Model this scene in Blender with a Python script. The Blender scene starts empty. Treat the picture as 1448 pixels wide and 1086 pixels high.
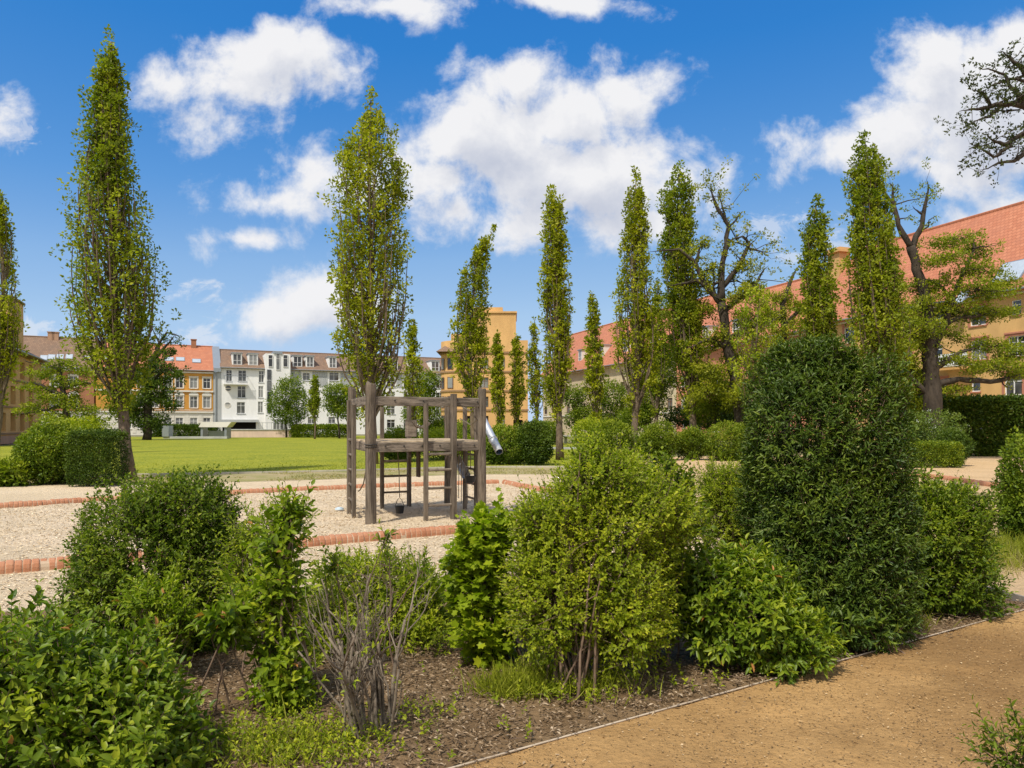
import bpy, math, random
import numpy as np
from mathutils import Vector, Matrix

SC = bpy.context.scene
COL = SC.collection
R = math.radians
F, CX, HZ, CH = 1050.0, 724.0, 603.0, 1.6      # survey of the place: focal length, centre, eye height
rng0 = np.random.default_rng(7)

def W(px, py, Y):
    return np.array([(px - CX) / F * Y, Y, CH + (HZ - py) / F * Y])
def G(px, py):
    Y = F * CH / (py - HZ)
    return np.array([(px - CX) / F * Y, Y, 0.0])
def srgb(r, g, b):
    f = lambda c: (c / 255 / 12.92) if c <= 10 else ((c / 255 + .055) / 1.055) ** 2.4
    return (f(r), f(g), f(b), 1)

# ------------------------------------------------------------------ scene graph helpers
def tag(o, label=None, cat=None, group=None, kind=None):
    if label: o['label'] = label
    if cat: o['category'] = cat
    if group: o['group'] = group
    if kind: o['kind'] = kind
    return o
def thing(name, label, cat, loc=(0, 0, 0), rotz=0, group=None):
    o = bpy.data.objects.new(name, None)
    o.empty_display_size = .2
    COL.objects.link(o)
    o.location = loc; o.rotation_euler = (0, 0, rotz)
    return tag(o, label, cat, group)
def link(name, me, parent=None):
    o = bpy.data.objects.new(name, me)
    COL.objects.link(o)
    if parent is not None: o.parent = parent
    return o
def dup(root, loc, rotz=0, label=None, scale=1):
    def cp(o, p):
        c = o.copy(); COL.objects.link(c)
        if p is not None: c.parent = p
        for ch in list(o.children): cp(ch, c)
        return c
    r = cp(root, None); r.location = loc; r.rotation_euler = (0, 0, rotz); r.scale = (scale,) * 3
    if label: r['label'] = label
    return r

class MB:
    """collects polygons for one mesh"""
    def __init__(s): s.v = []; s.f = []; s.t = []
    def add(s, vs, fs, tint=.5):
        n = len(s.v); s.v += [tuple(p) for p in vs]; s.f += [tuple(i + n for i in f) for f in fs]; s.t += [tint] * len(vs)
        return s
    def box(s, x0, x1, y0, y1, z0, z1, tint=.5):
        vs = [(x0,y0,z0),(x1,y0,z0),(x1,y1,z0),(x0,y1,z0),(x0,y0,z1),(x1,y0,z1),(x1,y1,z1),(x0,y1,z1)]
        return s.add(vs, [(0,3,2,1),(4,5,6,7),(0,1,5,4),(1,2,6,5),(2,3,7,6),(3,0,4,7)], tint)
    def bar(s, a, b, w, h, up=(0, 0, 1), tint=.5, bev=0.0):
        a = np.array(a, float); b = np.array(b, float); d = b - a; L = np.linalg.norm(d); d /= L
        up = np.array(up, float)
        if abs(d @ up) > .95: up = np.array([0., 1., 0.])
        x = np.cross(d, up); x /= np.linalg.norm(x); z = np.cross(x, d)
        c = bev
        prof = [(-w/2+c,-h/2),(w/2-c,-h/2),(w/2,-h/2+c),(w/2,h/2-c),(w/2-c,h/2),(-w/2+c,h/2),(-w/2,h/2-c),(-w/2,-h/2+c)] if c else [(-w/2,-h/2),(w/2,-h/2),(w/2,h/2),(-w/2,h/2)]
        n = len(prof)
        vs = [a + x*p + z*q for p, q in prof] + [b + x*p + z*q for p, q in prof]
        fs = [(i, (i+1) % n, n + (i+1) % n, n + i) for i in range(n)] + [tuple(range(n))[::-1], tuple(range(n, 2*n))]
        return s.add(vs, fs, tint)
    def tube(s, pts, rad, n=8, tint=.5, cap=True, wob=0, seed=0):
        P = [np.array(p, float) for p in pts]; m = len(P)
        if np.isscalar(rad): rad = [rad] * m
        rr = np.random.default_rng(seed)
        ref = np.array([.13, .97, .21]); vs = []
        for i in range(m):
            d = P[min(i+1, m-1)] - P[max(i-1, 0)]; d = d / (np.linalg.norm(d) + 1e-9)
            x = np.cross(d, ref)
            if np.linalg.norm(x) < .1: x = np.cross(d, [1., 0, 0])
            x /= np.linalg.norm(x); y = np.cross(d, x)
            for k in range(n):
                a = 2*math.pi*k/n; r = rad[i] * (1 + wob * rr.uniform(-1, 1))
                vs.append(P[i] + r*(math.cos(a)*x + math.sin(a)*y))
        fs = [(i*n+k, i*n+(k+1) % n, (i+1)*n+(k+1) % n, (i+1)*n+k) for i in range(m-1) for k in range(n)]
        if cap: fs += [tuple(range(n))[::-1], tuple(range((m-1)*n, m*n))]
        return s.add(vs, fs, tint)
    def prism(s, poly, y0, y1, tint=.5):
        """polygon in x,z pushed from y0 to y1"""
        n = len(poly)
        vs = [(p[0], y0, p[1]) for p in poly] + [(p[0], y1, p[1]) for p in poly]
        return s.add(vs, [(i, (i+1) % n, n+(i+1) % n, n+i) for i in range(n)] + [tuple(range(n))[::-1], tuple(range(n, 2*n))], tint)
    def build(s, name, mat, parent=None, org=(0, 0, 0), smooth=False):
        me = bpy.data.meshes.new(name)
        o = np.array(org, float)
        me.from_pydata([tuple(np.array(p) - o) for p in s.v], [], s.f)
        at = me.attributes.new('tint', 'FLOAT', 'POINT'); at.data.foreach_set('value', s.t)
        if mat: me.materials.append(mat)
        if smooth: me.polygons.foreach_set('use_smooth', [True] * len(me.polygons))
        me.update()
        return link(name, me, parent)

def tri_mesh(name, V, T, tint, mat, parent=None, org=(0, 0, 0), smooth=False):
    """numpy triangle mesh"""
    me = bpy.data.meshes.new(name)
    V = np.asarray(V, np.float32) - np.asarray(org, np.float32)
    me.vertices.add(len(V)); me.vertices.foreach_set('co', V.ravel())
    me.loops.add(T.size); me.loops.foreach_set('vertex_index', T.astype(np.int32).ravel())
    me.polygons.add(len(T)); me.polygons.foreach_set('loop_start', np.arange(0, T.size, 3, dtype=np.int32))
    if smooth: me.polygons.foreach_set('use_smooth', np.ones(len(T), bool))
    at = me.attributes.new('tint', 'FLOAT', 'POINT'); at.data.foreach_set('value', np.asarray(tint, np.float32))
    me.materials.append(mat); me.update(); me.validate()
    return link(name, me, parent)

# ------------------------------------------------------------------ node helpers / materials
class NT:
    def __init__(s, nt): s.nt = nt
    def n(s, t, **kw):
        nd = s.nt.nodes.new(t)
        for k, v in kw.items(): setattr(nd, k, v)
        return nd
    def put(s, sock, v):
        if hasattr(v, 'is_output'): s.nt.links.new(v, sock)
        elif v is not None: sock.default_value = v
    def m(s, op, a, b=None, c=None, clamp=False):
        nd = s.n('ShaderNodeMath', operation=op); nd.use_clamp = clamp
        for i, v in enumerate((a, b, c)): s.put(nd.inputs[i], v)
        return nd.outputs[0]
    def v(s, op, a, b=None):
        nd = s.n('ShaderNodeVectorMath', operation=op)
        s.put(nd.inputs[0], a); s.put(nd.inputs[1], b)
        return nd.outputs[1] if op in ('LENGTH', 'DOT_PRODUCT') else nd.outputs[0]
    def mix(s, f, a, b, blend='MIX'):
        nd = s.n('ShaderNodeMix', data_type='RGBA', blend_type=blend)
        s.put(nd.inputs[0], f); s.put(nd.inputs[6], a); s.put(nd.inputs[7], b)
        return nd.outputs[2]
    def noise(s, vec, scale, detail=4, rough=.55, dist=0, dim='3D'):
        nd = s.n('ShaderNodeTexNoise', noise_dimensions=dim)
        if vec is not None: s.put(nd.inputs['Vector'], vec)
        nd.inputs['Scale'].default_value = scale; nd.inputs['Detail'].default_value = detail
        nd.inputs['Roughness'].default_value = rough; nd.inputs['Distortion'].default_value = dist
        return nd
    def ramp(s, f, stops, interp='LINEAR'):
        nd = s.n('ShaderNodeValToRGB'); s.put(nd.inputs[0], f); cr = nd.color_ramp; cr.interpolation = interp
        while len(cr.elements) < len(stops): cr.elements.new(.5)
        for e, (p, c) in zip(cr.elements, stops): e.position = p; e.color = c
        return nd.outputs[0]
    def sstep(s, x, a, b):
        nd = s.n('ShaderNodeMapRange', interpolation_type='SMOOTHSTEP')
        s.put(nd.inputs[0], x); nd.inputs[1].default_value = a; nd.inputs[2].default_value = b
        return nd.outputs[0]
    def scale(s, vec, sc):
        nd = s.n('ShaderNodeMapping'); s.put(nd.inputs[0], vec); nd.inputs['Scale'].default_value = sc
        return nd.outputs[0]
    def bump(s, h, st, d):
        nd = s.n('ShaderNodeBump'); nd.inputs['Strength'].default_value = st; nd.inputs['Distance'].default_value = d
        s.put(nd.inputs['Height'], h); return nd.outputs[0]

def newmat(name):
    m = bpy.data.materials.new(name); m.use_nodes = True
    nt = m.node_tree; k = NT(nt); b = nt.nodes['Principled BSDF']
    tc = k.n('ShaderNodeTexCoord')
    return m, k, b, tc.outputs['Object']
def C(*c): return (*c, 1) if len(c) == 3 else c

def mat_rough(name, c1, c2, scale=4, rough=.85, bump=.3, bd=.01, bs=40, c3=None, spec=.3, st=(1, 1, 1)):
    m, k, b, oc = newmat(name)
    oc = k.scale(oc, st)
    n1 = k.noise(oc, scale, 6, .62); n2 = k.noise(oc, bs, 5, .6)
    col = k.mix(k.sstep(n1.outputs[0], .3, .7), C(*c1), C(*c2))
    if c3: col = k.mix(k.sstep(n2.outputs[0], .52, .72), col, C(*c3))
    k.put(b.inputs['Base Color'], col); b.inputs['Roughness'].default_value = rough
    b.inputs['Specular IOR Level'].default_value = spec
    if bump: k.put(b.inputs['Normal'], k.bump(n2.outputs[0], bump, bd))
    return m
def mat_wood(name, c1, c2, axis='z', scale=9.0):
    m, k, b, oc = newmat(name)
    st = {'z': (1, 1, .06), 'x': (.06, 1, 1), 'h': (.12, .12, 1)}[axis]
    v = k.scale(oc, st)
    g = k.noise(v, scale * 3, 8, .7, .6); l = k.noise(oc, 2.2, 4); f = k.noise(v, scale * 14, 3, .6)
    col = k.mix(k.sstep(g.outputs[0], .40, .60), C(*c1), C(*c2))
    col = k.mix(k.m('MULTIPLY', k.sstep(l.outputs[0], .45, .7), .5), col, C(c2[0]*1.25, c2[1]*1.2, c2[2]*1.15))
    col = k.mix(k.sstep(f.outputs[0], .6, .75), col, C(c1[0]*.35, c1[1]*.35, c1[2]*.35))
    k.put(b.inputs['Base Color'], col); b.inputs['Roughness'].default_value = .85; b.inputs['Specular IOR Level'].default_value = .25
    k.put(b.inputs['Normal'], k.bump(k.m('ADD', g.outputs[0], f.outputs[0]), .7, .008))
    return m
def mat_leaf(name, dark, mid, light, odd=None, rough=.5, trans=.3, spec=.22, tr=(1.2, 1.5, .5)):
    m = bpy.data.materials.new(name); m.use_nodes = True
    nt = m.node_tree; k = NT(nt); b = nt.nodes['Principled BSDF']; out = nt.nodes['Material Output']
    a = k.n('ShaderNodeAttribute'); a.attribute_name = 'tint'
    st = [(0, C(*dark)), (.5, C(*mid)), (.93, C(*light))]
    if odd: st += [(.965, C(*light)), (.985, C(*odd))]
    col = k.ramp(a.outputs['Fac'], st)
    k.put(b.inputs['Base Color'], col); b.inputs['Roughness'].default_value = rough; b.inputs['Specular IOR Level'].default_value = spec
    t = k.n('ShaderNodeBsdfTranslucent'); k.put(t.inputs[0], k.mix(1, col, C(*tr), 'MULTIPLY'))
    mx = k.n('ShaderNodeMixShader'); mx.inputs[0].default_value = trans
    nt.links.new(b.outputs[0], mx.inputs[1]); nt.links.new(t.outputs[0], mx.inputs[2]); nt.links.new(mx.outputs[0], out.inputs[0])
    return m
def mat_plain(name, c, rough=.5, metal=0, spec=.5, var=.15):
    m, k, b, oc = newmat(name)
    n = k.noise(oc, 3.1, 5, .6)
    col = k.mix(n.outputs[0], C(*[x*(1-var) for x in c]), C(*[x*(1+var) for x in c]))
    k.put(b.inputs['Base Color'], col); b.inputs['Roughness'].default_value = rough; b.inputs['Metallic'].default_value = metal
    b.inputs['Specular IOR Level'].default_value = spec
    return m
def mat_tiles(name, c1, c2, c3):
    m, k, b, oc = newmat(name)
    sx = k.n('ShaderNodeSeparateXYZ'); k.put(sx.inputs[0], oc)
    cb = k.n('ShaderNodeCombineXYZ'); k.put(cb.inputs[0], sx.outputs[0]); k.put(cb.inputs[1], sx.outputs[2])
    br = k.n('ShaderNodeTexBrick'); k.put(br.inputs['Vector'], cb.outputs[0])
    br.inputs['Scale'].default_value = 1; br.inputs['Brick Width'].default_value = .34; br.inputs['Row Height'].default_value = .3
    br.inputs['Mortar Size'].default_value = .03; br.inputs['Mortar Smooth'].default_value = .6
    br.inputs['Color1'].default_value = C(*c1); br.inputs['Color2'].default_value = C(*c2); br.inputs['Mortar'].default_value = C(*[x*.68 for x in c1])
    n = k.noise(oc, .7, 6, .65)
    col = k.mix(k.m('MULTIPLY', k.sstep(n.outputs[0], .4, .7), .6), br.outputs[0], C(*c3))
    k.put(b.inputs['Base Color'], col); b.inputs['Roughness'].default_value = .8
    k.put(b.inputs['Normal'], k.bump(br.outputs['Fac'], -.3, .02))
    return m

GREEN = dict(
    poplar=mat_leaf('leaf_columnar', (0.121,0.150,0.007), (0.284,0.293,0.011), (0.483,0.455,0.023), trans=.40),
    poplar_dark=mat_leaf('leaf_columnar_deep', (0.092,0.137,0.009), (0.213,0.247,0.013), (0.383,0.390,0.021), trans=.38),
    old=mat_leaf('leaf_old_tree', (0.099,0.124,0.009), (0.241,0.254,0.013), (0.426,0.403,0.025), trans=.36),
    branchy=mat_leaf('leaf_grey_green', (0.022,0.035,0.012), (0.055,0.073,0.022), (0.110,0.131,0.039), trans=.2),
    dark=mat_leaf('leaf_yew', (0.026,0.052,0.006), (0.065,0.108,0.011), (0.142,0.195,0.017), trans=.2, rough=.45),
    mid=mat_leaf('leaf_shrub', (0.060,0.101,0.008), (0.142,0.195,0.012), (0.298,0.332,0.021), trans=.32),
    bright=mat_leaf('leaf_fresh', (0.121,0.176,0.011), (0.270,0.319,0.015), (0.483,0.481,0.027), trans=.38),
    glossy=mat_leaf('leaf_glossy', (0.057,0.107,0.009), (0.149,0.215,0.013), (0.355,0.390,0.025), odd=(0.483,0.221,0.063), trans=.3, rough=.42, spec=.28),
    small=mat_leaf('leaf_small', (0.051,0.094,0.007), (0.125,0.182,0.012), (0.298,0.338,0.021), trans=.3, rough=.45),
    laurel=mat_leaf('leaf_laurel', (0.031,0.065,0.011), (0.082,0.130,0.015), (0.192,0.247,0.025), trans=.18, rough=.45, spec=.28),
    big=mat_leaf('leaf_big_fresh', (0.085,0.143,0.008), (0.213,0.280,0.013), (0.426,0.448,0.025), odd=(0.483,0.221,0.063), trans=.36, rough=.42),
    lobed=mat_leaf('leaf_lobed', (0.128,0.182,0.008), (0.248,0.319,0.013), (0.426,0.455,0.023), trans=.4, rough=.45),
    grass=mat_leaf('blade', (.13,.16,.012), (.25,.27,.018), (.34,.34,.04), trans=.3, rough=.6),
    dry=mat_leaf('blade_dry', (.22,.20,.06), (.33,.28,.10), (.44,.37,.17), trans=.25, rough=.7),
    flower=mat_leaf('petal', (.42,.5,.40), (.55,.6,.52), (.7,.72,.66), trans=.2))
BARK = mat_rough('bark', (.10,.07,.045), (.22,.16,.11), 6, .9, .9, .03, 22, (.05,.037,.026), st=(1, 1, .3))
BARKD = mat_rough('bark_dark', (.035,.027,.02), (.075,.058,.042), 5, .9, .8, .03, 20, st=(1, 1, .35))
TWIG = mat_rough('twig', (.12,.075,.05), (.2,.135,.09), 8, .8, .4, .004, 60)
TWIGD = mat_rough('twig_dark', (.06,.045,.03), (.12,.085,.055), 8, .8, .4, .004, 60)
TWIGG = mat_rough('twig_grey', (.13,.102,.074), (.27,.22,.165), 9, .9, .6, .004, 50, (.06,.044,.03), spec=.1)

# ------------------------------------------------------------------ leaf templates: verts (x across, y along, z up), tris
L4 = (np.array([[0,0,0],[-.5,.45,.12],[0,1,-.05],[.5,.45,.12]]), np.array([[0,2,1],[0,3,2]]))
L7 = (np.array([[0,0,0],[0,.5,-.02],[0,1,-.16],[-.46,.3,.14],[-.38,.66,.06],[.46,.3,.14],[.38,.66,.06]]),
      np.array([[0,1,3],[1,4,3],[1,2,4],[0,5,1],[5,6,1],[1,6,2]]))
_a = [(0,1.0),(.16,.72),(.52,.74),(.36,.46),(.50,.16),(.14,.1)]
_o = [(0,0)] + [(-x, y) for x, y in _a[:0:-1]] + [_a[0]] + [(x, y) for x, y in _a[1:]]
LOB = (np.array([[0,.4,-.04]] + [[x, y, .10*abs(x) - .08*y*y] for x, y in _o]),
       np.array([[0, 1 + (i+1) % len(_o), 1 + i] for i in range(len(_o))]))
BLADE = (np.array([[-.5,0,0],[.5,0,0],[-.35,.5,.04],[.35,.5,.04],[0,1,.25]]), np.array([[0,1,3],[0,3,2],[2,3,4]]))

def nrm(a): return a / (np.linalg.norm(a, axis=-1, keepdims=True) + 1e-9)
def leaves(tmpl, P, D, N, L, Wd, tint):
    """P base, D axis, N face normal, L length, Wd width -> verts, tris, tint"""
    V, T = tmpl; k = len(V)
    D = nrm(D); X = nrm(np.cross(D, N)); Z = np.cross(X, D)
    co = P[:, None, :] + X[:, None, :]*(V[None, :, 0:1]*Wd[:, None, None]) + D[:, None, :]*(V[None, :, 1:2]*L[:, None, None]) + Z[:, None, :]*(V[None, :, 2:3]*L[:, None, None])
    tr = T[None] + (np.arange(len(P))*k)[:, None, None]
    return co.reshape(-1, 3), tr.reshape(-1, 3), np.repeat(tint, k)
def join(parts):
    V, T, t, n = [], [], [], 0
    for v, f, c in parts: V.append(v); T.append(f + n); t.append(c); n += len(v)
    return np.concatenate(V), np.concatenate(T), np.concatenate(t)
def twigs(A, B, ra, rb):
    d = nrm(B - A); x = nrm(np.cross(d, np.array([.3, .5, .81]))); y = np.cross(d, x)
    vs = []
    for P, r in ((A, ra), (B, rb)):
        for k in range(3):
            a = 2*math.pi*k/3; vs.append(P + np.reshape(r, (-1, 1))*(math.cos(a)*x + math.sin(a)*y))
    V = np.stack(vs, 1).reshape(-1, 3)
    T = np.array([[0,1,4],[0,4,3],[1,2,5],[1,5,4],[2,0,3],[2,3,5]])
    return V, (T[None] + (np.arange(len(A))*6)[:, None, None]).reshape(-1, 3), np.full(len(V), .5)
def rdir(rg, n):
    return nrm(rg.normal(size=(n, 3)))
def shoots(rg, P, D, L, nl, ll, lw, spread=.9, up=.35, opp=False, taper=.55, tint=None, t0=.12, jit=.28, tvar=.13):
    """leaves set round shoots; returns leaf arrays"""
    M = len(P); D = nrm(D)
    x = nrm(np.cross(D, rg.normal(size=(M, 3)))); y = np.cross(D, x)
    t = np.linspace(t0, 1, nl)
    ph = (np.arange(nl)*(math.pi/2 if opp else 2.4))
    if opp: ph = (np.arange(nl)//2)*(math.pi/2) + (np.arange(nl) % 2)*math.pi; t = np.repeat(np.linspace(t0, 1, (nl+1)//2), 2)[:nl]
    a = ph[None] + rg.uniform(0, 6.28, (M, 1)) + rg.normal(0, jit, (M, nl))
    rad = np.cos(a)[..., None]*x[:, None] + np.sin(a)[..., None]*y[:, None]
    pos = P[:, None] + D[:, None]*(L[:, None]*t[None])[..., None]
    sp = spread*(1 - .55*t)[None, :, None]
    ld = D[:, None]*(.45 + .5*t)[None, :, None] + rad*sp + np.array([0, 0, -.12]) + rg.normal(0, jit*.5, (M, nl, 3))
    nm = D[:, None]*.7 + np.array([0, 0, up]) - rad*.1 + rg.normal(0, .22, (M, nl, 3))
    sc = (1 - taper*np.abs(t - .45)*1.3)[None] * rg.uniform(.55, 1.25, (M, nl))
    tt = (np.full(M, .5) if tint is None else tint)[:, None] + rg.normal(0, tvar, (M, nl)) + (.18*(t - .5))[None]
    return (pos.reshape(-1, 3), ld.reshape(-1, 3), nm.reshape(-1, 3), (ll*sc).ravel(), (lw*sc).ravel(), np.clip(tt, 0, .93).ravel())

def blob_points(rg, blobs, n, rmin=.45, pw=2.2, lump=.14, sq=0):
    """points in the outer layer of a union of lumpy ellipsoids, with outward directions"""
    c = np.array([b[0] for b in blobs]); r = np.array([b[1] for b in blobs])
    w = np.array([b[1][0]*b[1][2] + b[1][0]*b[1][1] for b in blobs]); w = w / w.sum()
    i = rg.choice(len(blobs), n, p=w)
    d = rdir(rg, n)
    if sq: d = d/(np.abs(d)**sq).sum(1, keepdims=True)**(1/sq)
    k = rg.normal(0, 2.4, (5, 3)); ph = rg.uniform(0, 6.28, 5)
    lumpv = np.sin(d @ k.T*1.3 + ph + i[:, None]*1.7).sum(1)/5*2
    rad = rmin + (1 - rmin)*rg.uniform(0, 1, n)**(1/pw)
    s = rad*(1 + lump*lumpv)
    P = c[i] + d*r[i]*s[:, None]
    inside = np.zeros(n)
    for j in range(len(blobs)):
        q = (P - c[j])/r[j]; ln = np.linalg.norm(q, axis=1)
        inside += ((ln < .55) & (i != j))
    keep = (inside == 0) & (P[:, 2] > .03)
    return P[keep], nrm(d/r[i])[keep], rad[keep]
# ================================================================== camera, sun, sky
cam = bpy.data.objects.new('camera', bpy.data.cameras.new('camera')); COL.objects.link(cam)
cam.location = (0, 0, CH); cam.rotation_euler = (R(90), 0, 0)
cam.data.sensor_width = 36; cam.data.lens = F / 1448 * 36; cam.data.shift_y = (HZ - 543) / 1448
cam.data.clip_end = 3000; cam.data.clip_start = .05
SC.camera = cam
SUN_EL, SUN_AZ = 55.0, 210.0        # azimuth clockwise from +Y: behind the camera and to its left
sd = Vector((math.sin(R(SUN_AZ))*math.cos(R(SUN_EL)), math.cos(R(SUN_AZ))*math.cos(R(SUN_EL)), math.sin(R(SUN_EL))))
sl = bpy.data.lights.new('sun', 'SUN'); sl.energy = 3.1; sl.angle = R(2.5); sl.color = (1, .94, .84)
so = bpy.data.objects.new('sun', sl); COL.objects.link(so)
so.rotation_euler = sd.to_track_quat('Z', 'Y').to_euler()
SC.view_settings.view_transform = 'Standard'; SC.view_settings.look = 'None'
SC.view_settings.exposure = .5; SC.view_settings.gamma = 1

wd = bpy.data.worlds.new('World'); SC.world = wd; wd.use_nodes = True
wd.cycles.sampling_method = 'MANUAL'; wd.cycles.sample_map_resolution = 512
k = NT(wd.node_tree); bg = wd.node_tree.nodes['Background']
sky = k.n('ShaderNodeTexSky', sky_type='NISHITA'); sky.sun_disc = False
sky.sun_elevation = R(SUN_EL); sky.sun_rotation = R(SUN_AZ); sky.air_density = 1.0; sky.dust_density = .6; sky.ozone_density = 2.5
SKS, EXPO = .15, 2**.5
# grade of the clear sky, channel by channel: deeper and bluer overhead, paler towards the horizon
sr = k.n('ShaderNodeSeparateColor'); k.put(sr.inputs[0], sky.outputs[0])
sk_ = lambda r, g_, b_: C(r/SKS/EXPO, g_/SKS/EXPO, b_/SKS/EXPO)
skyr = k.ramp(k.m('DIVIDE', sr.outputs[0], 5.0), [(.19, sk_(.026, .19, .58)), (.223, sk_(.034, .219, .617)), (.324, sk_(.114, .327, .716)), (.442, sk_(.255, .465, .79)), (.62, sk_(.39, .59, .85)), (1, sk_(.55, .69, .9))])
# cumulus: a field of lumps over the dome (direction space), its edges broken up by turbulence
CL = [(400,72,118,46),(352,112,95,48),(238,126,52,34),(268,176,40,20),(470,100,48,34),(330,165,55,26),
      (0,165,26,32),(560,2,105,20),(600,22,40,14),(780,4,118,22),
      (690,185,118,84),(740,112,66,40),(880,132,70,44),(620,255,66,44),(820,250,150,70),(965,240,78,56),(735,322,62,40),(900,315,90,34),(660,130,60,40),(800,170,90,66),(760,240,110,70),(940,215,60,36),(990,270,36,34),(870,95,30,18),(920,110,34,22),(640,300,40,26),
      (440,245,54,50),(455,285,50,30),(388,280,70,24),(490,262,60,42),(365,338,66,22),
      (405,448,104,32),(430,430,60,36),(450,418,56,28),(500,440,70,34),(1385,105,122,66),(1285,178,86,58),(1195,215,76,34),(1310,232,140,28),(1276,118,36,32),(1450,60,80,46),(1480,180,120,70),
      (1400,180,150,100),(1270,205,110,46),(1180,222,80,32),(1330,120,70,44),(1400,303,90,24),(1460,290,70,22)]
WI = [(262,410,58,17),(275,470,52,20),(60,462,58,20),(1092,318,56,24),(1118,368,44,14),(20,190,40,24),(540,330,40,14),(1180,330,40,20)]
g = bpy.data.node_groups.new('cloud_field', 'ShaderNodeTree')
g.interface.new_socket('uv', in_out='INPUT', socket_type='NodeSocketVector')
g.interface.new_socket('f', in_out='OUTPUT', socket_type='NodeSocketFloat')
q = NT(g); gi = q.n('NodeGroupInput'); go = q.n('NodeGroupOutput')
wn = q.noise(gi.outputs[0], 7, 3, .55); off = q.v('MULTIPLY', q.v('SUBTRACT', wn.outputs['Color'], (.5, .5, .5)), (.06, .05, 0))
uv = q.v('ADD', gi.outputs[0], off)
def field(lst, lim):
    f = None
    for x, y, rx, ry in lst:
        c = ((x - CX)/F, (HZ - y)/F, 0)
        e = q.v('LENGTH', q.v('MULTIPLY', q.v('SUBTRACT', uv, c), (F/rx, F/ry, 0)))
        sz = math.sqrt(rx*ry)/F
        d = q.m('MULTIPLY_ADD', e, -sz, sz)
        f = d if f is None else q.m('SMOOTH_MAX', f, d, .03)
    return f
fm = field(CL, 1); fw = field(WI, 1)
n1 = q.noise(gi.outputs[0], 10, 10, .62, .15); n2 = q.noise(q.scale(gi.outputs[0], (1, 1.7, 1)), 16, 7, .68, .6)
a = q.m('MULTIPLY_ADD', q.m('SUBTRACT', n1.outputs[0], .485), .21, fm)
b_ = q.m('MULTIPLY_ADD', q.m('SUBTRACT', n2.outputs[0], .58), .20, fw)
q.put(go.inputs[0], q.m('MAXIMUM', a, q.m('MINIMUM', b_, .012)))
tc = k.n('ShaderNodeTexCoord'); dirv = tc.outputs['Generated']
sx = k.n('ShaderNodeSeparateXYZ'); k.put(sx.inputs[0], dirv)
yy = k.m('MAXIMUM', sx.outputs[1], .08)
def cf(du, dv):
    cb = k.n('ShaderNodeCombineXYZ')
    k.put(cb.inputs[0], k.m('ADD', k.m('DIVIDE', sx.outputs[0], yy), du)); k.put(cb.inputs[1], k.m('ADD', k.m('DIVIDE', sx.outputs[2], yy), dv))
    gn = k.n('ShaderNodeGroup'); gn.node_tree = g; k.put(gn.inputs[0], cb.outputs[0]); return gn.outputs[0], cb.outputs[0]
f0, uv0 = cf(0, 0); f1, _ = cf(-.012, .040)
front = k.sstep(sx.outputs[1], .1, .3)
dens = k.m('MULTIPLY', k.sstep(f0, -.014, .042), front)
bn = k.noise(dirv, 3.2, 8, .6); back = k.m('MULTIPLY', k.sstep(bn.outputs[0], .40, .52), k.m('SUBTRACT', 1, front))  # unseen clouds behind the camera, thickened so the ambient light is less blue
dens = k.m('MAXIMUM', dens, back)
sn = k.noise(uv0, 5, 5, .55)
shade = k.m('ADD', k.m('ADD', k.m('MULTIPLY', k.sstep(f1, -.01, .11), .8), k.m('MULTIPLY', k.m('SUBTRACT', f1, f0), 2.6)), k.m('MULTIPLY', k.m('SUBTRACT', sn.outputs[0], .5), .7), clamp=True)
ccol = k.mix(shade, C(*[v/SKS/EXPO for v in (.89, .89, .91)]), C(*[v/SKS/EXPO for v in (.55, .59, .70)]))
skyc = k.mix(dens, skyr, ccol)
k.put(bg.inputs['Color'], skyc); bg.inputs['Strength'].default_value = SKS

# ================================================================== ground
def vnoise(x, y, seed=0):
    def h(i, j): 
        n = (i.astype(np.int64)*374761393 + j.astype(np.int64)*668265263 + seed*974711) & 0x7fffffff
        n = ((n ^ (n >> 13))*1274126177) & 0x7fffffff
        return ((n ^ (n >> 16)) & 0xffff)/65535.0
    i = np.floor(x); j = np.floor(y); u = x - i; v = y - j; u = u*u*(3-2*u); v = v*v*(3-2*v)
    return (h(i, j)*(1-u) + h(i+1, j)*u)*(1-v) + (h(i, j+1)*(1-u) + h(i+1, j+1)*u)*v
def fbm(x, y, o=4, seed=0):
    s = 0; a = .5
    for k_ in range(o): s = s + a*vnoise(x*2**k_, y*2**k_, seed + k_); a *= .5
    return s
def inpoly(x, y, poly):
    c = np.zeros(x.shape, bool); n = len(poly)
    for i in range(n):
        x0, y0 = poly[i]; x1, y1 = poly[(i+1) % n]
        if y0 == y1: continue
        c ^= ((y0 > y) != (y1 > y)) & (x < (x1-x0)*(y-y0)/(y1-y0) + x0)
    return c
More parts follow.
